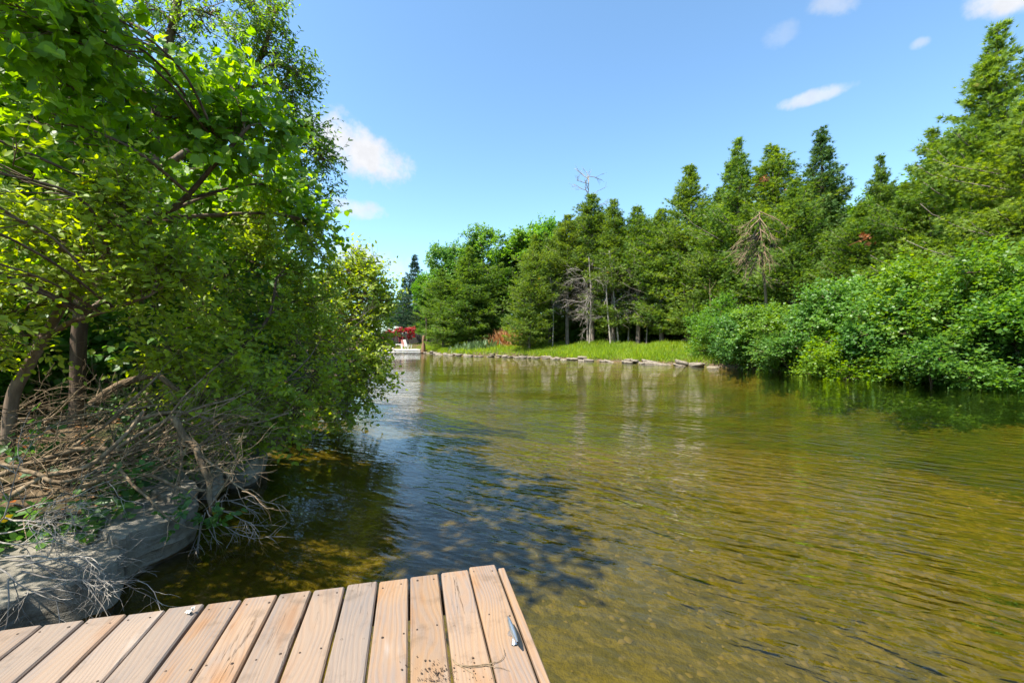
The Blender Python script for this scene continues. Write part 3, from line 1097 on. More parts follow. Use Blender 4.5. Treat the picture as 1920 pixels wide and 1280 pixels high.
def build_left_trees():
    # --- basswood with big round leaves, by the camera
    b = base_of(-5.0, 4.9)
    trunk = [b, P(152, 520, 4.85), P(158, 350, 4.75), P(142, 200, 4.5), P(120, 40, 4.3), P(100, -160, 4.2)]
    limb2 = [P(156, 420, 4.8), P(250, 420, 4.8), P(330, 385, 4.7), P(410, 300, 4.6), P(470, 235, 4.6)]
    bl = B((40, 60, 3.6, 110), (70, 210, 3.6, 110), (20, 330, 3.8, 110), (180, 150, 4.2, 105), (170, 280, 4.3, 110), (290, 215, 4.3, 95),
           (380, 240, 4.5, 95), (455, 265, 4.6, 85), (520, 330, 6.0, 70), (560, 385, 6.4, 58), (330, 330, 6.5, 95), (430, 370, 6.0, 85),
           (90, 420, 4.3, 110), (240, 410, 5.7, 95), (30, 20, 3.2, 95), (-40, 0, 3.1, 110), (95, -40, 3.3, 95), (480, 440, 6.6, 80), (360, 470, 6.2, 95), (130, -40, 4.1, 120), (-70, 180, 3.6, 130),
           (-60, -20, 3.6, 150), (400, 395, 5.7, 62), (350, 410, 5.4, 62), (440, 190, 5.0, 72), (380, 150, 4.8, 75), (500, 250, 5.0, 58), (590, 430, 6.6, 36), (150, 500, 5.2, 100), (300, 545, 6.2, 90), (40, 540, 5.0, 110))
    bl += [(np.array(c), .8) for c in [(-4.2, 2.6, 6.2), (-3.5, 2.6, 6.4), (-3.5, 3.3, 6.3), (-3.2, 4.0, 6.5), (-4.2, 1.5, 6.2), (-3.5, 1.4, 6.5), (-3.3, 2.0, 6.2), (-4.2, 2.0, 6.5), (-4.8, 1.6, 6.0)]]  # unseen boughs above the view, added to cast shade on the near water
    w, tw, lv = make_plant(3, [trunk, limb2], .075, bl, nsub=10, ntw=5, twl=.42, lpt=7, size=.088, tpl=HEART, droop=.55, up=.15, upn=.55, limb_r=.4)
    t = place_plant('basswood_tree', 'basswood tree with big rounded backlit leaves leaning over the shrubs', 'tree', b, (w, tw), ('bark', 'twig'), ('trunk', 'twigs'))
    V, T, R = np.concatenate(lv.V), np.concatenate(lv.T), np.concatenate(lv.R)
    q = len(HEART[0])
    nl = len(V) // q
    leaf = V.reshape(nl, q, 3)
    c = leaf.mean(1)
    ext = np.linalg.norm(leaf[:, 3] - leaf[:, 0], axis=1) / np.linalg.norm(c - np.array([0, 0, CAM_H]), axis=1)
    px = c[:, 0] / c[:, 1] * F + CX
    py = CY - (c[:, 2] - CAM_H) / c[:, 1] * F
    ext = np.where((px > 0) & (px < 700) & (py > 0) & (c[:, 1] > .5), ext, 0)
    pick = np.argsort(-ext)[:280]
    rest = np.setdiff1d(np.arange(nl), pick)
    Tl = HEART[1]
    me = mesh_tris('crown', leaf[rest].reshape(-1, 3) - b, ((np.arange(len(rest)) * q)[:, None, None] + Tl[None]).reshape(-1, 3), R.reshape(nl, q)[rest].ravel())
    o = link('crown', me, t, M['linden'])
    o['kind'] = 'stuff'
    for i in pick:
        lc = leaf[i, 0]
        lo = link('leaf', mesh_tris('leaf', leaf[i] - lc, Tl, R.reshape(nl, q)[i]), t, M['linden'])
        lo.location = tuple(lc - b)
    # --- ash behind, fine leaflets against the sky
    b = base_of(-7.2, 8.8)
    trunk = [b, P(290, 520, 8.8), P(285, 330, 8.8), P(300, 170, 8.7), P(330, 20, 8.6), P(360, -180, 8.6)]
    limb2 = [P(285, 330, 8.8), P(380, 260, 8.6), P(450, 180, 8.5), P(495, 90, 8.4), P(520, 10, 8.4)]
    bl = B((470, 40, 8.3, 75), (515, 100, 8.3, 60), (545, 165, 8.4, 48), (440, 110, 8.4, 75), (400, 30, 8.6, 75), (480, 190, 8.5, 65),
           (340, 70, 8.8, 85), (270, 20, 8.6, 85), (390, 160, 8.8, 80), (300, 140, 8.8, 80), (540, 235, 8.5, 45), (585, 262, 8.5, 34),
           (610, 300, 8.5, 26), (560, 300, 8.6, 50), (590, 345, 8.6, 34), (200, 90, 8.8, 90), (100, 40, 8.8, 110), (440, -60, 8.6, 90),
           (300, -90, 8.8, 120), (150, -80, 9, 130), (600, 400, 8.8, 34), (520, 400, 9, 70), (450, 330, 9, 90), (30, 120, 9, 110),
           (585, 445, 8.8, 40), (505, 20, 8.3, 45), (560, 130, 8.3, 26))
    w, tw, lv = make_plant(8, [trunk, limb2], .14, bl, nsub=13, ntw=6, twl=.5, lpt=11, size=.095, tpl=LANCE, droop=.25, up=.2, upn=.8, limb_r=.3, wid=1.25, twr=.004)
    place_plant('ash_tree', 'tall ash tree with fine narrow leaflets reaching out towards the open sky', 'tree', b, (w, tw, lv), ('bark', 'twig', 'ash'))
    # --- dark vine thicket between the trunks
    b = base_of(-5.6, 6.3)
    bl = B((40, 500, 5.8, 120), (160, 560, 6.0, 110), (280, 520, 6.3, 100), (370, 560, 6.4, 90), (330, 640, 6.2, 85), (220, 660, 5.8, 90),
           (110, 660, 5.6, 90), (20, 650, 5.4, 90), (420, 500, 6.6, 90), (250, 600, 6.0, 90), (-60, 560, 5.6, 130), (520, 520, 7.4, 80), (480, 600, 7.2, 90))
    w, tw, lv = make_plant(21, [[b, P(250, 640, 6.1), P(230, 540, 6.1)], [b + [.2, .1, 0], P(330, 600, 6.2), P(390, 530, 6.4)], [b, P(120, 640, 5.8), P(60, 540, 5.7)]],
                           .04, bl, nsub=11, ntw=5, twl=.45, lpt=7, size=.10, tpl=HEART, droop=.45, up=.1, upn=.8)
    place_plant('vine_thicket', 'dark green broad leaved vine thicket in shade behind the honeysuckle stems', 'vine', b, (w, tw, lv), ('bark', 'twig', 'vine'), ('stem', 'twigs', 'foliage'))


def build_left_shrubs():
    grp = 'honeysuckle shrubs on the near bank'
    # nearest, with the leaning shaggy trunk
    b = P(14, 812, 3.8)
    b[2] = gz(b[0], b[1]) - .03
    t1 = [b, P(28, 740, 3.8), P(52, 690, 3.8), P(95, 610, 3.75), P(130, 550, 3.7), P(160, 508, 3.65), P(215, 470, 3.6), P(232, 410, 3.6), P(225, 350, 3.6)]
    t2 = [P(130, 550, 3.7), P(60, 575, 3.6), P(-10, 592, 3.5), P(-80, 570, 3.4)]
    t3 = [P(80, 640, 3.76), P(130, 605, 3.6), P(190, 585, 3.5), P(280, 555, 3.5)]
    bl = B((40, 440, 3.5, 62), (110, 425, 3.5, 58), (205, 380, 3.5, 52), (240, 430, 3.6, 62), (290, 485, 3.6, 60), (335, 525, 3.7, 46),
           (190, 500, 3.4, 70), (105, 520, 3.5, 65), (25, 530, 3.4, 65), (30, 630, 3.5, 60), (270, 555, 3.6, 56), (160, 445, 3.6, 60),
           (-60, 480, 3.4, 90), (-60, 620, 3.5, 80), (225, 345, 3.5, 26), (320, 470, 3.7, 40))
    bl += [(np.array(c), .5) for c in [(-3.5, 2.1, 2.3), (-3.25, 2.2, 2.0), (-3.3, 2.4, 2.6), (-3.9, 2.3, 2.7), (-3.6, 1.8, 2.0), (-4.1, 2.7, 3.1), (-3.7, 2.6, 2.2), (-3.5, 1.7, 2.6)]]  # foliage out of view to the left, added to shade the limestone slabs
    w, tw, lv = make_plant(31, [t1, t2, t3], .05, bl, nsub=9, ntw=6, twl=.33, lpt=10, size=.060, tpl=OVATE, droop=.05, up=.35, upn=1.0, opposite=True,
                           limb_r=.32, twr=.0018, extra_bare=16, wid=1.0)
    place_plant('honeysuckle_shrub', 'honeysuckle shrub with a thick leaning shaggy trunk and yellow green leaves', 'shrub', b, (w, tw, lv), ('bark', 'twig', 'honey'), ('stem', 'twigs', 'foliage'), grp)
    # middle one
    b = P(260, 800, 4.7)
    b[2] = gz(b[0], b[1]) - .03
    t1 = [b, P(340, 742, 4.9), P(390, 692, 5.0), P(450, 655, 5.1), P(500, 600, 5.3), P(520, 520, 5.5)]
    t2 = [b + [.1, 0, 0], P(370, 770, 4.7), P(450, 748, 4.8), P(530, 715, 5.0), P(580, 670, 5.3)]
    t3 = [b, P(290, 700, 4.9), P(350, 620, 5.1), P(400, 540, 5.3), P(470, 450, 5.6)]
    bl = B((480, 420, 5.6, 40), (520, 455, 5.7, 52), (560, 510, 5.9, 55), (470, 490, 5.5, 58), (420, 520, 5.4, 58), (520, 560, 5.7, 62), (590, 570, 6.0, 55),
           (400, 590, 5.2, 58), (460, 610, 5.3, 62), (540, 640, 5.5, 66), (600, 640, 5.9, 55), (370, 655, 5.0, 52), (440, 690, 5.0, 60),
           (520, 720, 5.2, 62), (590, 715, 5.5, 58), (430, 760, 4.7, 48), (500, 785, 4.9, 50), (560, 775, 5.2, 46), (600, 470, 6.2, 42), (330, 700, 4.8, 45), (470, 830, 4.8, 28), (380, 720, 4.4, 48), (440, 680, 4.5, 50), (310, 650, 4.5, 46), (480, 750, 4.5, 45), (390, 800, 4.2, 32))
    w, tw, lv = make_plant(32, [t1, t2, t3], .04, bl, nsub=9, ntw=6, twl=.38, lpt=10, size=.068, tpl=OVATE, droop=.05, up=.3, upn=1.0, opposite=True,
                           limb_r=.36, twr=.0022, extra_bare=14)
    place_plant('honeysuckle_shrub', 'dense bright honeysuckle shrub with many stems rising out of the brush pile', 'shrub', b, (w, tw, lv), ('bark', 'twig', 'honey'), ('stem', 'twigs', 'foliage'), grp)
    # the one hanging out over the river
    b = base_of(-4.0, 7.6)
    t1 = [b, P(590, 700, 7.5), P(640, 630, 7.7), P(680, 560, 7.9), P(700, 500, 8.0)]
    t2 = [b, P(600, 740, 7.4), P(650, 690, 7.6), P(690, 650, 7.9), P(712, 610, 8.2)]
    t3 = [b, P(570, 760, 7.3), P(610, 765, 7.1), P(650, 770, 7.0)]
    bl = B((698, 520, 8.0, 28), (660, 555, 8.0, 42), (705, 565, 8.1, 40), (718, 580, 8.3, 30), (682, 610, 8.0, 46), (640, 600, 7.8, 50), (704, 625, 8.2, 28),
           (690, 660, 8.0, 40), (655, 660, 7.7, 55), (610, 660, 7.5, 50), (660, 715, 7.6, 48), (620, 730, 7.3, 50), (690, 735, 7.7, 30), (640, 770, 7.2, 32),
           (700, 700, 7.9, 26), (600, 540, 7.8, 50), (575, 600, 7.5, 50), (650, 510, 8.0, 22), (676, 500, 8.0, 18), (600, 780, 7.1, 40))
    w, tw, lv = make_plant(33, [t1, t2, t3], .045, bl, nsub=10, ntw=6, twl=.42, lpt=10, size=.078, tpl=OVATE, droop=.1, up=.25, upn=1.0, opposite=True,
                           limb_r=.36, twr=.003, extra_bare=16)
    place_plant('honeysuckle_shrub', 'rounded honeysuckle shrub hanging far out over the river with twigs touching water', 'shrub', b, (w, tw, lv), ('bark', 'twig', 'honey'), ('stem', 'twigs', 'foliage'), grp)
    # more bank growth up river, partly seen past the shrub
    for k, (x, y, s) in enumerate([(-6.3, 12.5, 1.0), (-8.2, 17.5, 1.25), (-11.5, 24.5, 1.5)]):
        b = base_of(x, y)
        rng = np.random.default_rng(60 + k)
        bl = [(b + np.array([rng.normal(.3, .7), rng.normal(0, 1.0), .8 + 2.2 * rng.random()]) * s, .7 * s) for _ in range(11)]
        w, tw, lv = make_plant(40 + k, [[b, b + [.2, 0, 1.2 * s], b + [.5, .1, 2.4 * s]], [b, b + [.6, -.3, 1.0 * s], b + [1.2, -.3, 1.8 * s]]], .05 * s, bl,
                               nsub=10, ntw=6, twl=.5 * s, lpt=8, size=.09 * s, tpl=DIAMOND, droop=.1, up=.25, upn=.9, twr=.004, wid=1.5)
        place_plant('bank_shrub', ['leafy green shrub on the near bank up river behind the overhanging honeysuckle',
                                   'second leafy shrub on the near bank farther up river past the honeysuckle',
                                   'last leafy shrub on the near bank where the river bends away'][k], 'shrub', b, (w, tw, lv), ('bark', 'twig', 'decid'), ('stem', 'twigs', 'foliage'), 'shrubs up the near bank')


def branch_net(acc, rng, start, dirv, length, r, depth, jit=.2, pull=(0, 0, 0), nchild=4, spread=.9, sides=4, k=6):
    """recursive bare branching, breadth first so each level is one batch"""
    S, D, L = np.asarray(start, float).reshape(-1, 3), unit(np.asarray(dirv, float).reshape(-1, 3)), np.full(len(np.asarray(start).reshape(-1, 3)), length) * rng.uniform(.75, 1.2, len(np.asarray(start).reshape(-1, 3)))
    for lev in range(depth + 1):
        m = len(S)
        p = grow(S, D, L, k, jit, pull, rng)
        acc.tubes(p, np.linspace(r, r * .45, k)[None], sides if lev == 0 else 3, rng.random(m))
        if lev == depth:
            return p
        n = nchild
        t = rng.uniform(.25, 1.0, (m, n))
        pos, tan = along(p, t)
        D = unit(tan + spread * unit(rng.normal(size=(m, n, 3)))).reshape(-1, 3)
        S = pos.reshape(-1, 3)
        L = (np.repeat(L, n) * rng.uniform(.35, .7, m * n))
        r *= .55


def build_brush():
    rng = np.random.default_rng(77)
    base = P(230, 880, 3.6)
    base[2] = gz(base[0], base[1])
    t = thing('brush_pile', 'tangled pile of dead bare branches heaped on the near bank', 'brush pile', base)
    big = [
        ([(170, 905, 3.4), (205, 855, 3.5), (250, 820, 3.6), (320, 785, 3.8), (380, 762, 4.0), (440, 745, 4.2)], .022),
        ([(322, 782, 3.62), (335, 792, 3.6), (350, 822, 3.58), (372, 855, 3.52), (386, 900, 3.46), (392, 968, 3.40)], .036),
        ([(336, 812, 3.62), (338, 870, 3.58), (330, 928, 3.5)], .014),
        ([(170, 760, 4.1), (215, 725, 4.15), (260, 710, 4.2), (300, 708, 4.25), (345, 735, 4.3)], .045),
        ([(-30, 900, 3.2), (60, 868, 3.3), (150, 842, 3.45), (220, 845, 3.5), (290, 832, 3.6)], .03),
        ([(150, 910, 3.2), (220, 892, 3.25), (290, 898, 3.3), (335, 915, 3.35), (378, 925, 3.38)], .018),
        ([(215, 868, 3.2), (245, 905, 3.1), (290, 945, 3.0), (322, 968, 2.95)], .013),
        ([(100, 870, 3.4), (160, 820, 3.5), (205, 790, 3.6), (300, 700, 3.9)], .02),
        ([(360, 850, 3.7), (420, 800, 4.1), (470, 795, 4.3), (540, 775, 4.6)], .02),
        ([(250, 790, 3.8), (320, 772, 3.9), (400, 790, 4.0), (430, 830, 4.0), (445, 870, 4.0)], .02),
        ([(-20, 870, 3.0), (40, 880, 3.05), (110, 905, 3.0), (190, 880, 3.2)], .022),
        ([(230, 850, 3.5), (300, 800, 3.6), (345, 745, 3.7), (400, 690, 4.0)], .012),
        ([(20, 930, 3.0), (90, 890, 3.1), (170, 870, 3.25), (230, 820, 3.4), (270, 770, 3.6)], .025),
        ([(340, 830, 3.6), (395, 868, 3.5), (440, 905, 3.45), (475, 930, 3.4)], .012),
    ]
    for pts, r in big:
        q = catmull(np.array([P(*p) for p in pts]), 6)
        q += fbm(q * 5.0, 2)[:, None] * .03
        a = Acc()
        rr = r * .8 * np.linspace(1.1, .6, len(q)) * (1 + .45 * fbm(q * 14, 2))
        a.tubes(q[None], rr[None], 8, [rng.random()])
        # loose strands of bark and side shoots
        m = 5
        st, tan = along(q[None], rng.random((1, m)))
        sp = grow(st[0], tan[0] + rng.normal(0, .5, (m, 3)) + [0, 0, .15], rng.uniform(.15, .5, m), 5, .15, (0, 0, 0), rng)
        a.tubes(sp, np.linspace(r * .22 + .001, .0012, 5)[None], 4, rng.random(m))
        o = link('dead_branch', a.mesh('dead_branch', smooth=True, origin=base), t, M['deadwood'])
    for i in range(90):
        x, y = rng.uniform(20, 450), rng.uniform(740, 900)
        Z = 3.2 + (900 - y) / 160 * 1.0 + rng.normal(0, .15)
        d = unit([.75, .45 * rng.normal(), .38]) + rng.normal(0, .30, 3)
        a = Acc()
        L = rng.uniform(.35, 1.1)
        r = rng.uniform(.003, .011)
        s = P(x, y, Z) - unit(d) * L * .5
        p = grow(s[None], np.asarray(d)[None], np.array([L]), 7, .06, (0, 0, -.02), rng)
        a.tubes(p, np.linspace(r, r * .35, 7)[None], 5, [rng.random()])
        st, tan = along(p, rng.random((1, 5)))
        sp = grow(st[0], tan[0] + rng.normal(0, .6, (5, 3)), rng.uniform(.08, .4, 5), 4, .2, (0, 0, 0), rng)
        a.tubes(sp, np.linspace(r * .4, .001, 4)[None], 3, rng.random(5))
        link('dead_branch', a.mesh('dead_branch', origin=base), t, M['deadwood'])
    a = Acc()
    m = 160
    x, y = rng.uniform(10, 470, m), rng.uniform(720, 930, m)
    Zs = 3.1 + (930 - y) / 190 * 1.2 + rng.normal(0, .2, m)
    S = np.array([P(*p) for p in zip(x, y, Zs)])
    branch_net(a, rng, S, rng.normal(0, .5, (m, 3)) + [.6, 0, .2], .42, .0028, 1, .18, nchild=3)
    o = link('fine_twigs', a.mesh('fine_twigs', origin=base), t, M['deadwood'])
    o['kind'] = 'stuff'
    # pale twig tangles
    def tangle(label, starts, dirs, L, r, depth, pull, nch=5):
        a = Acc()
        branch_net(a, rng, np.array(starts), np.array(dirs), L, r, depth, .16, pull, nch, .85)
        b = np.array(starts).mean(0)
        o = link('twig_tangle', a.mesh('twig_tangle', origin=b), mat=M['greywood'])
        o.location = tuple(b)
        tag(o, label, 'twigs', 'pale dead twig tangles')
    st = [P(20, 975, 2.75), P(35, 985, 2.7), P(0, 1000, 2.6), P(-20, 1010, 2.5), P(30, 960, 2.8), P(50, 980, 2.7), P(-10, 990, 2.6), P(10, 970, 2.65)]
    di = [(.9, -.05, .15), (.9, .15, .22), (.85, -.1, .0), (.8, .1, .05), (.7, .4, .35), (.9, .05, -.05), (.4, .0, .7), (.9, -.2, .1)]
    tangle('pale grey tangle of bare twigs fanned out above the limestone block', st, di, .46, .0050, 2, (0, 0, -.03), 6)
    st = [P(5, 1040, 2.35), P(20, 1050, 2.3), P(30, 1060, 2.3), P(-10, 1060, 2.25), P(40, 1070, 2.3), P(60, 1075, 2.35), P(10, 1045, 2.3), P(15, 1085, 2.2)]
    di = [(.9, .1, .02), (.95, -.05, -.05), (.8, .2, -.1), (.6, .0, -.4), (.85, .0, -.2), (.7, .1, -.3), (.9, .25, .1), (.3, 0, -.7)]
    tangle('pale grey twigs drooping down the stone to the dock edge', st, di, .48, .0050, 2, (0, 0, -.06), 6)
    st = [P(388, 955, 3.35), P(392, 965, 3.35), P(385, 960, 3.3), P(396, 950, 3.4), P(390, 970, 3.3), P(380, 965, 3.3), P(400, 940, 3.4)]
    di = [(.3, -.1, -.8), (.6, -.1, -.5), (-.1, 0, -.9), (.9, .1, -.1), (.2, -.2, -.9), (.0, -.1, -1), (.9, 0, .25)]
    tangle('pale twigs hanging from the bent branch down into the dark water', st, di, .42, .0050, 2, (.02, 0, -.05), 6)
    st = [P(600, 770, 6.8), P(610, 775, 6.8), P(590, 790, 6.6), P(560, 800, 6.2)]
    di = [(.9, 0, -.05), (.9, .1, -.1), (.8, -.2, -.12), (.8, -.2, -.15)]
    tangle('bare dark twigs reaching out low above the water under the overhanging shrub', st, di, .55, .005, 2, (0, 0, .0), 4)
    st = [P(620, 640, 7.2), P(640, 625, 7.2), P(600, 610, 7.0), P(600, 690, 6.8), P(560, 700, 6.4), P(660, 600, 7.4)]
    di = [(.8, -.2, .4), (.9, -.2, .2), (.8, -.3, .5), (.8, -.2, .4), (.8, -.2, .45), (.9, 0, .2)]
    tangle('grey bare twigs sticking out of the overhanging shrub on its river side', st, di, .6, .005, 2, (0, 0, .02), 4)


def build_herbs():
    rng = np.random.default_rng(5)
    acc = Acc()
    m = 1250
    pts = []
    while len(pts) < m:
        y = 2.6 + 8.4 * rng.random() ** 1.8
        x = -2.6 - 5 * rng.random() ** 1.3
        if seg_dist(np.array([(x, y)]), LBC)[0] > .25 and not in_poly(np.array([(x, y)]), POLY)[0]:
            px = x / y * F + CX
            if -200 < px < 700 and fbm(np.array([x * .9, y * .9, 3.0]), 2) > -.12:
                pts.append((x, y))
    q = np.array(pts)
    S = np.column_stack([q, ground_z(q)])
    p = grow(S, rng.normal(0, .35, (m, 3)) + [0.1, 0, 1], rng.uniform(.10, .38, m), 5, .12, (0, 0, -.03), rng)
    acc.tubes(p, np.linspace(.0025, .001, 5)[None], 3)
    add_twig_leaves(acc, p, 10, .066, OVATE, rng, droop=.1, upn=1.3, opposite=True, wid=1.3)
    o = link('ground_herbs', acc.mesh('ground_herbs'), mat=M['herb'])
    stuff(o, 'low leafy herbs covering the soil of the near bank', 'ground cover')
    # single sprigs near the water
    for lab, x, y, Z, n in [('bright green leafy sprig growing over the flat limestone slab', 338, 962, 3.1, 6),
                            ('small green sprig in the middle of the brush pile', 252, 892, 3.25, 5),
                            ('green sprig with long leaves among the hanging twigs over the water', 398, 990, 3.2, 6),
                            ('leafy weed at the foot of the leaning shaggy trunk', 60, 830, 3.6, 9),
                            ('leafy weed growing up through the left of the brush pile', 150, 800, 3.9, 9),
                            ('patch of green weed behind the brush pile by the vine', 260, 690, 4.6, 12)]:
        a = Acc()
        b = P(x, y, Z)
        big = n > 8
        S = b + rng.normal(0, .12 if big else .012, (n, 3)) * [1, 1, .1]
        g = gz(b[0], b[1])
        if big:
            S[:, 2] = ground_z(S[:, :2])
            b[2] = g
        p = grow(S, rng.normal(0, .5, (n, 3)) + [.1, 0, .8], rng.uniform(.10, .2, n) * (2.4 if big else 1), 5, .15, (0, 0, -.04), rng)
        a.tubes(p, np.linspace(.002, .001, 5)[None], 3)
        add_twig_leaves(a, p, 8, .055 if not big else .07, OVATE, rng, droop=.2, upn=1.2, opposite=True, wid=1.2)
        o = link('leafy_sprig', a.mesh('leafy_sprig', origin=b), mat=M['herb'])
        o.location = tuple(b)
        tag(o, lab, 'weed', 'green weeds on the near bank')
    # leaf litter
    acc = Acc()
    m = 2600
    x, y = rng.uniform(-8, -2.4, m), rng.uniform(1.6, 9, m)
    q = np.column_stack([x, y])
    k = (seg_dist(q, LBC) > .12) & ~in_poly(q, POLY)
    q = q[k]
    S = np.column_stack([q, ground_z(q) + .012])
    acc.leaves(S, rng.normal(size=(len(q), 3)) * [1, 1, .3], rng.normal(0, .4, (len(q), 3)) + [0, 0, 1], rng.uniform(.03, .07, len(q)), OVATE, rng.random(len(q)))
    stuff(link('leaf_litter', acc.mesh('leaf_litter'), mat=M['dryleaf']), 'dry brown fallen leaves littering the near bank', 'leaf litter')


build_left_trees()
build_left_shrubs()
build_brush()
build_herbs()

# ------------------------------------------------------------------ trees of the far bank
def cedar_meshes(seed, H=14.0, R=2.1, z0=1.2, nbr=230, per=52, size=.30, lean=(0, 0), sparse=0.0, bare_low=0.0, taper=.8, ragged=.35, drop=0.0):
    rng = np.random.default_rng(seed)
    wood, lv, dead = Acc(), Acc(), Acc()
    tz = np.linspace(0, H, 14)
    bend = np.column_stack([lean[0] * (tz / H) ** 1.5 + .12 * fbm(np.column_stack([tz * .3, tz * 0 + seed, tz * 0]), 2),
                            lean[1] * (tz / H) ** 1.5 + .12 * fbm(np.column_stack([tz * .3, tz * 0 + seed + 9, tz * 0]), 2), tz])
    wood.tubes(bend[None], (.015 + .17 * (1 - tz / H) ** .9)[None] * H / 14, 8)
    t = np.sort(rng.random(nbr)) ** .92
    z = z0 + (H * .985 - z0) * t
    prof = np.clip((1 - t) ** taper, 0.03, 1) * np.minimum(1, .55 + t * 3.0) * np.minimum(1, .15 + (1 - t) * 3.6)
    an = rng.random(nbr) * 2 * math.pi
    lump = .45 + 1.1 * vnoise(np.column_stack([z * .6, np.cos(an) * 1.3 + seed * 1.7, np.sin(an) * 1.3 + 5]))
    Lb = R * prof * lump * rng.uniform(1 - ragged, 1 + ragged * .8, nbr) * np.where(rng.random(nbr) < .10, 1.45, 1.0) + .13
    out = np.column_stack([np.cos(an), np.sin(an), np.zeros(nbr)])
    el0 = (.42 + .6 * t - drop)[:, None]
    S = np.column_stack([np.interp(z, tz, bend[:, 0]), np.interp(z, tz, bend[:, 1]), z])
    k = 6
    p = np.zeros((nbr, k, 3))
    p[:, 0] = S
    for i in range(1, k):
        f = i / (k - 1)
        d = unit(out + np.array([0, 0, 1.0]) * (el0 - .55 * math.sin(f * 2.2) + .55 * f * f) + rng.normal(0, .07, (nbr, 3)))
        p[:, i] = p[:, i - 1] + d * (Lb / (k - 1))[:, None]
    wood.tubes(p, (np.linspace(1, .25, k)[None] * (.010 + .012 * Lb[:, None])), 3)
    isdead = (rng.random(nbr) < bare_low) & (t < .38)
    live = ~isdead & (rng.random(nbr) > sparse * (t < .8))
    if isdead.any():
        pd = p[isdead]
        st, tan = along(pd, rng.uniform(.2, 1, (len(pd), 7)))
        sp = grow(st.reshape(-1, 3), tan.reshape(-1, 3) + rng.normal(0, .45, (len(pd) * 7, 3)) + [0, 0, -.15], rng.uniform(.3, .9, len(pd) * 7), 5, .12, (0, 0, -.05), rng)
        dead.tubes(sp, np.linspace(.012, .004, 5)[None], 3)
        dead.tubes(pd, np.linspace(.022, .010, k)[None], 3)
    p, Lb, out, t = p[live], Lb[live], out[live], t[live]
    n = len(p)
    cnt = np.maximum(8, (per * (Lb / R) ** .8)).astype(int)
    bi = np.repeat(np.arange(n), cnt)
    M_ = len(bi)
    u = rng.random(M_) ** .62
    pos, tan = along(p[bi], u[:, None])
    pos, tan = pos[:, 0], tan[:, 0]
    lat = np.cross(out[bi], [0, 0, 1.0])
    wdt = (Lb[bi] * .30 * (1.05 - u) + .10) * rng.normal(0, 1, M_)
    pos = pos + lat * wdt[:, None] + rng.normal(0, .07, (M_, 3))
    sg = np.sign(wdt)[:, None]
    D = tan * .7 + lat * sg * .6 + rng.normal(0, .35, (M_, 3)) + np.array([0, 0, .1])
    N = rng.normal(0, .6, (M_, 3)) + np.array([0, 0, .55]) + out[bi] * .7
    L = size * rng.uniform(.6, 1.25, M_)
    rb = np.clip(rng.random(n)[bi] * .5 + rng.random(M_) * .5, 0, 1)
    lv.leaves(pos, D, N, L, SPRAY, rb)
    return (wood.mesh('trunk', True), lv.mesh('crown'), dead.mesh('dead_branches') if dead.n else None)


def decid_meshes(seed, blobs, trunks, r0=.16, **kw):
    w, tw, lv = make_plant(seed, trunks, r0, blobs, **kw)
    w.V += tw.V
    w.T += [t + w.n for t in tw.T]
    w.R += tw.R
    w.n += tw.n
    return (w.mesh('trunk'), lv.mesh('crown'), None)


def rblobs(seed, n, cx, cz, rx, rz, br, hollow=.5):
    rng = np.random.default_rng(seed)
    v = unit(rng.normal(size=(n, 3))) * (hollow + (1 - hollow) * rng.random((n, 1)))
    c = v * np.array([rx, rx, rz]) + np.array([cx, 0, cz])
    return [(a, br * rng.uniform(.7, 1.25)) for a in c]


KIND = {}


def kinds():
    KIND['cedar0'] = cedar_meshes(101, 14, 2.6, .4, 340, 110, .235, taper=.62, ragged=.45)
    KIND['cedar1'] = cedar_meshes(102, 14, 2.3, .8, 320, 96, .235, sparse=.06, bare_low=.3, ragged=.55, taper=.5)
    KIND['cedar2'] = cedar_meshes(103, 14, 2.8, .3, 340, 112, .24, lean=(.7, -.3), ragged=.5, taper=.6)
    KIND['cedar3'] = cedar_meshes(104, 14, 1.9, 2.4, 260, 84, .235, sparse=.15, bare_low=.8, ragged=.55, taper=.4)
    KIND['cedar4'] = cedar_meshes(105, 14, 2.9, .3, 330, 112, .235, taper=.8, ragged=.65, sparse=.05)
    KIND['cedar5'] = cedar_meshes(106, 14, 2.0, .6, 270, 90, .235, lean=(-1.0, -.4), ragged=.5, bare_low=.25, taper=.45)
    KIND['spruce0'] = cedar_meshes(107, 14, 2.4, .8, 280, 92, .24, taper=.85, ragged=.4, drop=.3)
    for k in range(3):
        s = 300 + k
        KIND['shrub%d' % k] = decid_meshes(s, rblobs(s, 30, 0, 1.75, 1.75, 1.75, .60, .45),
                                           [[(0, 0, 0), (.1, 0, .9), (.2, .1, 2.0), (.1, 0, 3.0)], [(0, 0, 0), (-.5, .2, .8), (-1.0, .2, 1.8)], [(0, 0, 0), (.6, -.4, .8), (1.1, -.5, 1.6)]],
                                           .06, nsub=12, ntw=8, twl=.62, lpt=8, size=.105, tpl=DIAMOND, droop=.25, up=.15, upn=.9, wid=1.5, twr=.005, sub_sides=3, twigs=False)
    for k in range(2):
        s = 320 + k
        KIND['maple%d' % k] = decid_meshes(s, rblobs(s, 44, 0, 9.5, 3.0, 4.3, 1.15, .5),
                                           [[(0, 0, 0), (.1, 0, 4), (.0, .1, 8), (.1, 0, 12.5)], [(.1, 0, 4), (1.2, .4, 7), (1.8, .6, 10)], [(.1, 0, 4.5), (-1.2, -.5, 7.5), (-1.7, -.3, 10)]],
                                           .2, nsub=11, ntw=6, twl=.8, lpt=8, size=.22, tpl=DIAMOND, droop=.2, up=.2, upn=.9, wid=1.5, twr=.008, sub_sides=3, twigs=False)
    for ms in KIND.values():
        pass


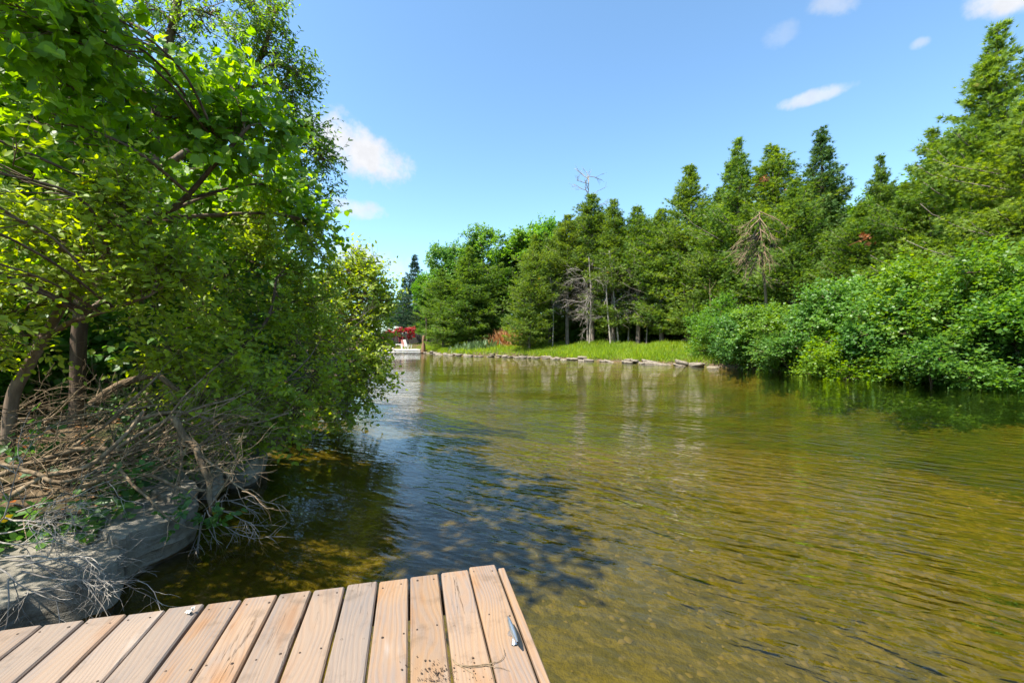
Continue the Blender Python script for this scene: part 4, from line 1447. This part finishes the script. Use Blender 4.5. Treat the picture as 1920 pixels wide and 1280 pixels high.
kinds()
KMAT = {'cedar': ('cedarbark', 'cedar'), 'spruce': ('bark', 'spruce'), 'shrub': ('bark', 'decid'), 'maple': ('bark', 'decid')}
NAMES = {'cedar': 'cedar_tree', 'spruce': 'spruce_tree', 'shrub': 'bank_shrub', 'maple': 'maple_tree'}
CATS = {'cedar': 'tree', 'spruce': 'tree', 'shrub': 'shrub', 'maple': 'tree'}
NOM_H = {'cedar': 14.0, 'spruce': 14.0, 'shrub': 4.3, 'maple': 14.6}


def put(kind, px, top, Z, label, group, rz=None, wide=1.0, tint=(1, 1, 1), seed=0, xy=None, h=None):
    fam = ''.join(c for c in kind if c.isalpha())
    rng = random.Random(hash((kind, int(px), int(top))) & 0xffff if seed == 0 else seed)
    x, y = xy if xy else ((px - CX) / F * Z, Z)
    g = gz(x, y) - .05
    if h is None:
        h = CAM_H + (CY - top) / F * y - g
    s = h / NOM_H[fam]
    t = thing(NAMES[fam], label, CATS[fam], (x, y, g), group, rz if rz is not None else rng.uniform(0, 6.28))
    sw = s * wide
    t.scale = (sw, sw, s)
    ms = KIND[kind]
    wm, lm = KMAT[fam]
    o = link('trunk', ms[0], t, M[wm])
    o = link('crown', ms[1], t, M[lm])
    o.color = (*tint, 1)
    if ms[2] is not None:
        link('dead_branches', ms[2], t, M['greywood'])
    return t


def build_far_bank():
    G1 = 'cedars along the far bank'
    front = [
        # kind, px, top, Z, width, tint, label
        ('cedar2', 832, 505, 55, 1.25, (.95, 1.05, .9), 'bushy cedar beside the small far dock with its foliage down to the water'),
        ('cedar0', 880, 462, 54, 1.35, (.9, 1, .9), 'broad cedar leaning over the rocky shore next to the far dock cedar'),
        ('cedar5', 925, 478, 56, 1.3, (.8, .95, .85), 'dark cedar in shade behind the rust coloured dry bush'),
        ('cedar2', 992, 436, 44, .95, (1.1, 1.08, .9), 'pale yellow green cedar at the left end of the grass strip'),
        ('cedar5', 1030, 415, 47, 1.0, (.95, .95, .9), 'narrow cedar behind the thin grey trunk by the grass'),
        ('cedar3', 1064, 400, 45, 1.0, (1.05, 1, .85), 'slim cedar with bare lower trunk standing over the grass'),
        ('cedar3', 1110, 362, 44, 1.1, (.95, .95, .85), 'thin cedar with many grey dead lower branches behind the grass'),
        ('cedar1', 1150, 372, 42, 1.0, (1, 1, .85), 'cedar with pale twin trunks rising from the grass'),
        ('cedar3', 1196, 384, 41, 1.1, (.95, 1, .85), 'slender open cedar beside the pale twin trunked cedar'),
        ('cedar1', 1240, 390, 39, 1.15, (1, 1.05, .9), 'full green cedar at the right end of the grass strip'),
        ('cedar0', 1292, 308, 37, 1.05, (1.05, 1.05, .9), 'tall pointed cedar behind the right end of the grass'),
        ('cedar4', 1338, 385, 33, .9, (1.1, 1.1, .9), 'rounded bright cedar below the tall pointed one'),
        ('cedar4', 1385, 258, 32, .95, (.9, 1, .9), 'tall loose topped cedar just left of the drooping dead branches'),
        ('cedar1', 1447, 272, 30, 1.15, (1, 1.02, .85), 'cedar with rust coloured sprigs near its top above the dead branches'),
        ('spruce0', 1540, 236, 29, 1.1, (1.7, 1.75, 1.0), 'tall pointed dark spruce standing above the overhanging shrubs'),
        ('cedar0', 1490, 335, 27, 1.0, (1, 1.05, .9), 'mid height cedar filling the gap left of the dark spruce'),
        ('cedar2', 1600, 385, 24, 1.1, (1.0, 1.05, .85), 'cedar with rust red tips right of the dark spruce'),
        ('cedar4', 1652, 288, 24, .75, (1, 1.05, .9), 'cedar with a thin open top like a whip against the sky'),
        ('cedar0', 1700, 340, 22, 1.0, (1.1, 1.12, .9), 'sloping bright cedar between two thin topped cedars'),
        ('cedar4', 1748, 238, 21, .95, (1.05, 1.08, .9), 'cedar with a ragged leaning top next to the tallest tree'),
        ('cedar2', 1800, 270, 19.5, 1.0, (1.15, 1.15, .9), 'bright yellow green cedar in front of the tallest tree'),
        ('cedar4', 1872, 42, 19.5, .95, (.95, 1.02, .9), 'tallest cedar on the far bank with a loose open crown'),
        ('cedar0', 1925, 185, 16.5, 1.05, (1.2, 1.15, .9), 'bright cedar at the water edge right of the tallest tree'),
        ('cedar2', 2010, 130, 17.5, 1.1, (1.1, 1.1, .9), 'cedar past the tallest tree along the far bank'),
        ('cedar1', 2150, 100, 15, 1.1, (1.1, 1.1, .9), 'last cedar along the far bank beyond the tallest tree'),
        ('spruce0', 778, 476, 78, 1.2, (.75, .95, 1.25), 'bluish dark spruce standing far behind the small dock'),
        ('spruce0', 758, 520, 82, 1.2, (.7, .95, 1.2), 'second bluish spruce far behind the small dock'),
        ('maple0', 842, 430, 66, .8, (.95, 1.05, .9), 'bright round topped maple behind the far dock cedars'),
        ('maple1', 905, 418, 65, .85, (1.0, 1.05, .9), 'tall domed maple behind the rocky shore'),
        ('maple0', 1022, 380, 56, .7, (.95, 1.1, .9), 'maple crown showing above the pale yellow green cedar'),
        ('maple1', 1345, 400, 41, .7, (.9, 1.0, .9), 'maple in the gap behind the rounded bright cedar'),
        ('maple1', 735, 560, 88, 1.1, (.9, 1.05, .9), 'green tree far behind the board fence'),
        ('maple0', 700, 545, 92, 1.1, (.85, 1.0, .9), 'far green tree hidden behind the overhanging honeysuckle'),
        ('maple0', 765, 570, 85, .9, (.85, 1.05, .95), 'low green tree between the far dock and the bluish spruces'),
        ('maple0', 800, 495, 70, .7, (.95, 1.1, .9), 'lower maple between the bluish spruce and the domed maple'),
    ]
    for k, (kind, px, top, Z, wd, ti, lab) in enumerate(front):
        put(kind, px, top, Z, lab, G1, wide=wd * (1.22 if kind.startswith('cedar') else 1.1), tint=ti, seed=500 + k)
    # second and third rows: only their tops and gaps show
    rng = random.Random(9)
    for k in range(46):
        px = 790 + k * 28 + rng.uniform(-12, 12)
        zb = float(np.interp(px, [790, 900, 1000, 1300, 1600, 1900, 2200], [72, 62, 52, 41, 31, 25, 21])) + rng.uniform(0, 6)
        topl = float(np.interp(px, [790, 850, 1000, 1150, 1300, 1400, 1550, 1620, 1750, 1870, 2000, 2200], [525, 465, 420, 390, 370, 320, 320, 360, 300, 200, 170, 120])) + rng.uniform(0, 50)
        kd = rng.choice(['cedar0', 'cedar1', 'cedar2', 'cedar4', 'maple0', 'maple1', 'spruce0'])
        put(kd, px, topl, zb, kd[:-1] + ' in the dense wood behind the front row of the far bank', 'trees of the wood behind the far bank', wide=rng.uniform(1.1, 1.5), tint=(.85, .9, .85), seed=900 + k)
    for k in range(30):
        px = 800 + k * 40 + rng.uniform(-12, 12)
        zb = float(np.interp(px, [790, 900, 1000, 1300, 1600, 1900, 2200], [68, 58, 50, 40, 29, 24, 20])) + rng.uniform(0, 4)
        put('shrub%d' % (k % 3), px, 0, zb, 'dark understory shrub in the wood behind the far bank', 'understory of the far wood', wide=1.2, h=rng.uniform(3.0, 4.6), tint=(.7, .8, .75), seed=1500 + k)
    # overhanging shrubs on the right
    G2 = 'leafy shrubs overhanging the far bank'
    sh = [(1352, 545, 28.5, 1.15, 'leafy shrub at the right end of the grass where the shore darkens'),
          (1395, 560, 25.5, 1.2, 'shrub overhanging the water below the drooping dead branches'),
          (1455, 545, 24.0, 1.25, 'pale leaved shrub dipping towards the water beside the dead branches'),
          (1500, 575, 22.0, 1.3, 'spreading shrub touching the water below the dark spruce'),
          (1560, 560, 21.3, 1.2, 'darker shrub in the hollow below the dark spruce'),
          (1620, 480, 20.0, 1.05, 'tall bright shrub leaning over the water right of the dark spruce'),
          (1680, 520, 18.6, 1.2, 'wide shrub with pale sunlit leaves overhanging the dark shore'),
          (1745, 440, 18.0, 1.05, 'high leafy shrub below the ragged topped cedar'),
          (1800, 500, 16.6, 1.15, 'low leafy shrub below the bright yellow green cedar'),
          (1860, 430, 16.2, 1.05, 'leafy shrub at the foot of the tallest cedar'),
          (1925, 500, 14.8, 1.15, 'bright shrub below the cedar right of the tallest tree'),
          (2010, 450, 14.5, 1.1, 'shrub beyond the tallest tree along the water'),
          (1600, 600, 19.2, 1.3, 'small shrub low over the waterline below the rust tipped cedar'),
          (1760, 600, 16.2, 1.4, 'small shrub low over the waterline below the wide pale shrub')]
    for k, (px, top, Z, wd, lab) in enumerate(sh):
        ti = [(1, 1.05, 1), (.78, .9, 1.1), (1.3, 1.15, .8), (.9, .95, 1.2), (1.15, 1.05, .9)][k % 5]
        put('shrub%d' % (k % 3), px, top, Z - .9, lab, G2, wide=wd, tint=ti, seed=700 + k)


build_far_bank()


def build_far_details():
    rng = np.random.default_rng(123)
    # ---- tall grass
    acc = Acc()
    m = 90000
    s = RBC[(RBC[:, 1] > 22) & (RBC[:, 1] < 64) & (RBC[:, 0] > -24)]
    i = rng.integers(0, len(s) - 1, m)
    f = rng.random(m)[:, None]
    q = s[i] * (1 - f) + s[i + 1] * f
    tg = unit(s[i + 1] - s[i])
    nrm = np.column_stack([tg[:, 1], -tg[:, 0]])
    nrm = np.where((nrm[:, :1] + nrm[:, 1:] > 0), nrm, -nrm)
    q = q + nrm * (.15 + 6.5 * rng.random(m) ** 1.3)[:, None]
    px = q[:, 0] / q[:, 1] * F + CX
    dens = np.interp(px, [700, 800, 860, 940, 1010, 1040, 1290, 1340, 1400], [.9, .9, .25, .35, .9, 1, 1, .6, .05])
    k = (rng.random(m) < dens) & ~in_poly(q, POLY)
    q, px = q[k], px[k]
    S = np.column_stack([q, ground_z(q) - .02])
    hgt = rng.uniform(.25, .62, len(q)) * (.8 + .6 * fbm(np.column_stack([q * .7, q[:, :1] * 0]), 2)) * np.interp(px, [780, 830, 1e4], [.35, 1, 1])
    acc.leaves(S, rng.normal(0, .5, (len(q), 3)) + [.15, 0, 1], rng.normal(size=(len(q), 3)) * [1, 1, .3] + [-.6, -.5, .6], hgt,
               _tpl([(0, -.03, 0), (0, .03, 0), (.6, .035, .03), (.6, -.015, .03), (1, 0, .15)], [(0, 1, 2), (0, 2, 3), (3, 2, 4)]), rng.random(len(q)), 1.5)
    o = link('bank_grass', acc.mesh('bank_grass'), mat=M['grassblade'])
    stuff(o, 'bright sunlit yellow green grass strip on the far bank below the cedars', 'grass')

    # ---- reeds and dry bushes left of the grass
    def tuft(name, label, cat, px, Z, n, h, mt, sp=.5, wid=1.0, lean=.35, dy=0):
        x = (px - CX) / F * Z
        b = base_of(x, Z)
        a = Acc()
        S = b + rng.normal(0, sp, (n, 3)) * [1, .6, 0]
        S[:, 2] = ground_z(S[:, :2])
        a.leaves(S, rng.normal(0, lean, (n, 3)) + [0, 0, 1], rng.normal(size=(n, 3)) + [0, -.5, 0], h * rng.uniform(.5, 1.1, n), LANCE, rng.random(n), wid)
        o = link(name, a.mesh(name, origin=b), mat=M[mt])
        o.location = tuple(b)
        tag(o, label, cat)
        o['kind'] = 'stuff'
    tuft('reed_clump', 'grey green reed clump at the waterline below the broad cedar', 'reeds', 872, 49.5, 260, .9, 'reed', .9, .4, .6)
    tuft('reed_clump', 'grey green reeds leaning over the water beside the ledge stones', 'reeds', 903, 47.5, 300, 1.2, 'reed', .8, .4, .6)
    tuft('dry_bush', 'rust orange dry bush in the gap between the cedars', 'bush', 918, 51.5, 130, 1.5, 'rustleaf', .4, .3, .5)
    tuft('dry_bush', 'yellowish dry grass bush in front of the dark gap', 'bush', 950, 49, 300, 2.1, 'dryleaf', .6, .25)
    tuft('dry_bush', 'pale pinkish grey dry bush beside the pale cedar', 'bush', 975, 47, 240, 1.7, 'dryleaf', .5, .25, .5)

    # ---- pale bare trunks
    def snag(name, label, px, Z, top, r, dx=0.0, nb=10, bl=.8, mt='greywood', start=.5):
        x = (px - CX) / F * Z
        b = base_of(x, Z)
        tp = P(px + dx, top, Z)
        p = catmull(np.array([b, b + (tp - b) * .5 + [rng.normal(0, .12), 0, 0], tp]), 6)
        a = Acc()
        a.tubes(p[None], np.linspace(r, r * .25, len(p))[None], 7, [.8])
        t = thing(name, label, 'dead tree', b)
        link('trunk', a.mesh('trunk', True, origin=b), t, M[mt])
        a = Acc()
        st, tan = along(p[None], rng.uniform(start, 1, (1, nb)))
        dv = tan[0] * .6 + rng.normal(0, .5, (nb, 3))
        branch_net(a, rng, st[0], dv, bl, r * .35, 2, .12, (0, 0, .03), 3, .6, 4)
        stuff(link('bare_branches', a.mesh('bare_branches', origin=b), t, M[mt]))
    snag('dead_snag', 'bare grey dead treetop standing above the cedar line', 1102, 45, 330, .12, 2, 9, 1.8, start=.80)
    snag('dead_snag', 'thin pale bare trunk at the left of the grass', 1036, 44, 520, .07, -4, 5, .5)
    snag('dead_snag', 'pale straight bare trunk leaning among the twin trunks', 1160, 41, 470, .09, -18, 6, .6)
    snag('dead_snag', 'white weathered pole of a dead tree above the twin trunks', 1178, 42, 415, .09, 0, 6, .5)
    snag('dead_snag', 'thin whitish dead trunk right of the white weathered pole', 1212, 41, 420, .07, 3, 6, .5)
    snag('dead_snag', 'grey trunk rising out of the right part of the grass', 1145, 40.5, 500, .10, -10, 5, .6)
    snag('dead_snag', 'short bare stem standing among shrubs at the grass end', 1328, 29, 540, .05, 3, 7, .5, 'deadwood')
    # dead lower branches over the grass
    a = Acc()
    b = base_of((1105 - CX) / F * 42, 42)
    st = np.array([P(1105 + rng.normal(0, 8), 560 + rng.normal(0, 30), 42) for _ in range(16)])
    branch_net(a, rng, st, rng.normal(0, .5, (16, 3)) + [-.3, -.4, .1], 2.0, .03, 2, .16, (0, 0, -.05), 5, .6)
    st = np.array([P(1150 + rng.normal(0, 6), 560 + rng.normal(0, 35), 41) for _ in range(10)])
    branch_net(a, rng, st, rng.normal(0, .5, (10, 3)) + [-.2, -.4, .0], 1.6, .03, 2, .16, (0, 0, -.05), 4, .6)
    a.tubes(catmull(np.array([b, P(1108, 560, 42), P(1104, 480, 42)]), 5)[None], np.linspace(.09, .04, 11)[None], 6)
    o = link('dead_branches', a.mesh('dead_cedar', origin=b), mat=M['greywood'])
    o.name = 'dead_cedar'
    o.location = tuple(b)
    tag(o, 'grey leafless cedar with drooping branches above the left half of the grass', 'dead tree')
    # drooping dead branch fan
    t0 = P(1432, 405, 25.5)
    b = base_of((1440 - CX) / F * 25.2, 25.2)
    t = thing('dead_cedar', 'half dead cedar with a fan of drooping brown dead branches', 'dead tree', b)
    a = Acc()
    p = catmull(np.array([b, P(1436, 560, 25.0), P(1428, 470, 24.7), P(1424, 398, 24.7)]), 6)
    a.tubes(p[None], np.linspace(.10, .03, len(p))[None], 7)
    link('trunk', a.mesh('trunk', True, origin=b), t, M['deadwood'])
    a = Acc()
    n = 34
    S = np.array([P(1424 + rng.normal(0, 4), rng.uniform(395, 480), 24.6) for _ in range(n)])
    pts = grow(S, np.column_stack([np.where(rng.random(n) < .3, rng.normal(.15, .15, n), rng.normal(-.62, .25, n)), rng.normal(-.35, .3, n), rng.uniform(-.9, -.35, n)]), rng.uniform(1.5, 3.0, n), 8, .07, (-.02, -.01, -.05), rng)
    a.tubes(pts, np.linspace(.034, .012, 8)[None], 4, rng.random(n))
    st, tan = along(pts, rng.uniform(.3, 1, (n, 14)))
    sp = grow(st.reshape(-1, 3), tan.reshape(-1, 3) + rng.normal(0, .4, (n * 14, 3)), rng.uniform(.25, .7, n * 14), 5, .1, (-.02, 0, -.04), rng)
    a.tubes(sp, np.linspace(.014, .006, 5)[None], 3, rng.random(n * 14))
    link('bare_branches', a.mesh('bare_branches', origin=b), t, M['deadwood'])
    a = Acc()
    add_twig_leaves(a, sp[::4], 4, .22, SPRAY, rng)
    link('green_sprays', a.mesh('green_sprays', origin=b), t, M['cedar'])
    # rust sprigs
    for lab, x, y, Z in [('small rust red sprig on the cedar with a thin whip top', 1622, 448, 21.5), ('orange dead sprig near the top of the cedar above the dead branches', 1432, 336, 28.4),
                         ('brown dead sprig on the right of the cedar above the dead branches', 1487, 362, 27.6)]:
        a = Acc()
        n = 26
        b = P(x, y, Z)
        a.leaves(b + rng.normal(0, .16, (n, 3)), rng.normal(size=(n, 3)) + [0, -.4, -.2], rng.normal(size=(n, 3)), rng.uniform(.15, .3, n), SPRAY, rng.random(n))
        a.tubes(grow((b + [0, 1.0, -.1])[None], np.array([[0, -1., .1]]), np.array([1.0]), 4, .05, (0, 0, 0), rng), np.linspace(.02, .01, 4)[None], 4)
        o = link('rust_sprig', a.mesh('rust_sprig', origin=b), mat=M['rustleaf'])
        o.location = tuple(b)
        tag(o, lab, 'dead sprig')


build_far_details()


def build_far_dock():
    rng = np.random.default_rng(66)
    Z = 58.0
    x0, x1 = (700 - CX) / F * Z, (793 - CX) / F * Z
    d = thing('far_dock', 'small pale wooden dock across the river where it bends away', 'dock', ((x0 + x1) / 2, Z, 0))
    w = x1 - x0
    pm = box_mesh('plank', .42, 3.2, .06, .01)
    pm.materials.append(M['lightwood'])
    n = int(w / .45)
    for i in range(n):
        o = link('plank', pm, d)
        o.location = (-w / 2 + .225 + i * .45, 0, .50)
    for z, h in ((.40, .13), (.14, .10)):
        fm = box_mesh('fascia', w, .08, h, .01)
        fm.materials.append(M['white'])
        link('fascia', fm, d).location = (0, -1.66, z)
    pm = box_mesh('post', .2, .2, 1.2, .01)
    pm.materials.append(M['brownwood'])
    for i in range(5):
        for yy in (-1.45, 1.45):
            link('post', pm, d).location = (-w / 2 + .2 + i * (w - .4) / 4, yy, -.13)
    # carved post
    b = P(794, 655, 57.2)
    b[2] = gz(b[0], b[1])
    a = Acc()
    a.tubes(np.array([[[0, 0, 0], [0, 0, .9], [.02, 0, 1.2], [0, 0, 1.6], [.03, 0, 2.2], [0, 0, 2.35]]]), np.array([[.30, .27, .18, .22, .17, .05]]), 10)
    o = link('mooring_post', a.mesh('mooring_post', True), mat=M['brownwood'])
    o.location = (b[0], b[1], 0.1)
    tag(o, 'thick brown timber post at the corner of the far dock', 'post')

    def chair(label, x, y, rz, mt):
        t = thing('deck_chair', label, 'chair', (x, y, .53), 'chairs on the far dock', rz)
        for nm, sz, lo, ro in [('seat', (.6, .6, .05), (0, 0, .42), .15), ('backrest', (.6, .06, .95), (0, .42, .82), -.35)]:
            me = box_mesh(nm, *sz, .01)
            me.materials.append(M[mt])
            o = link(nm, me, t)
            o.location, o.rotation_euler = lo, (ro, 0, 0)
        lm = box_mesh('leg', .06, .06, .62, .005)
        lm.materials.append(M['white'])
        for sx in (-.33, .33):
            for sy, r in ((-.28, .3), (.3, -.45)):
                o = link('leg', lm, t)
                o.location, o.rotation_euler = (sx, sy, .29), (r, 0, 0)
            am = box_mesh('armrest', .09, .7, .04, .005)
            am.materials.append(M['white'])
            link('armrest', am, t).location = (sx, 0, .62)
    chair('faded red deck chair on the far dock', (757 - CX) / F * Z, 58.3, .5, 'pinkcloth')
    chair('white framed deck chair lying low at the near edge of the far dock', (768 - CX) / F * Z, 57.2, 2.4, 'white')
    # bench
    t = thing('bench', 'white bench standing on the far dock behind the chairs', 'bench', ((742 - CX) / F * Z, 58.9, .53))
    me = box_mesh('seat', 1.5, .45, .09, .01)
    me.materials.append(M['white'])
    link('seat', me, t).location = (0, 0, .62)
    lm = box_mesh('leg', .1, .4, .6, .01)
    lm.materials.append(M['white'])
    for s in (-.6, .6):
        link('leg', lm, t).location = (s, 0, .29)
    # dark fence behind the lawn
    xa, xb, yf = (690 - CX) / F * 66, (800 - CX) / F * 66, 66.0
    g = gz((xa + xb) / 2, yf)
    f = thing('board_fence', 'dark board fence at the back of the small lawn', 'fence', ((xa + xb) / 2, yf, g))
    bm = box_mesh('board', .42, .04, 1.75, .01)
    bm.materials.append(M['darkwood'])
    n = int((xb - xa) / .45)
    for i in range(n):
        o = link('board', bm, f)
        o.location = (-(xb - xa) / 2 + i * .45, rng.normal(0, .004), .8 + rng.normal(0, .03))
    rm = box_mesh('rail', xb - xa, .06, .1, .01)
    rm.materials.append(M['darkwood'])
    for z in (.35, 1.3):
        link('rail', rm, f).location = (0, .06, z)
    # red leaved shrubs above it
    for k, (px, lab) in enumerate([(728, 'red leaved bush at the hidden end of the dark fence'), (745, 'red leaved bush above the middle of the dark fence'), (768, 'red leaved bush next to the far dock cedar')]):
        Zr = 64.8
        c = P(px, 624, Zr)
        b = np.array([c[0], Zr, gz(c[0], Zr)])
        bl = [(c + rng.normal(0, .45, 3) * [1, .5, .7], .42) for _ in range(5)]
        w_, tw, lv = make_plant(800 + k, [[b, b * .4 + c * .6, c]], .05, bl, nsub=7, ntw=5, twl=.35, lpt=7, size=.17, tpl=DIAMOND, wid=1.5, twr=.006)
        place_plant('red_bush', lab, 'bush', b, (w_, tw, lv), ('bark', 'twig', 'redleaf'), ('stem', 'twigs', 'foliage'), 'red leaved bushes behind the far dock')


build_far_dock()


def build_left_backdrop():
    rng = random.Random(4)
    spots = [(-10.5, 9.5, 8.5), (-12, 14, 9.5), (-14, 20, 10), (-18, 27, 11), (-9.5, 6.0, 7.0), (-24, 34, 12), (-16, 12, 12), (-21, 19, 12), (-12, 5, 8), (-31, 40, 12), (-40, 46, 12), (-26, 26, 13), (-11, 1.5, 6)]
    for k, (x, y, h) in enumerate(spots):
        put(rng.choice(['maple0', 'maple1']), x, y, y, 'leafy tree in the shady wood behind the basswood on the near bank', 'trees of the wood on the near bank',
            xy=(x, y), h=h, wide=1.15, tint=(.9, .95, .9), seed=1200 + k)
    for k, (x, y, h) in enumerate([(-7.5, 7.0, 3.2), (-8.5, 9.8, 3.8), (-7.2, 11.5, 3.6), (-9.5, 13, 4), (-6.8, 4.6, 2.6), (-8.6, 4.4, 3.4), (-10.5, 16.5, 4.5)]):
        put('shrub%d' % (k % 3), x, y, y, 'shaded green understory shrub behind the vine thicket', 'understory shrubs on the near bank', xy=(x, y), h=h, wide=1.1, tint=(.75, .9, .85), seed=1300 + k)


build_left_backdrop()
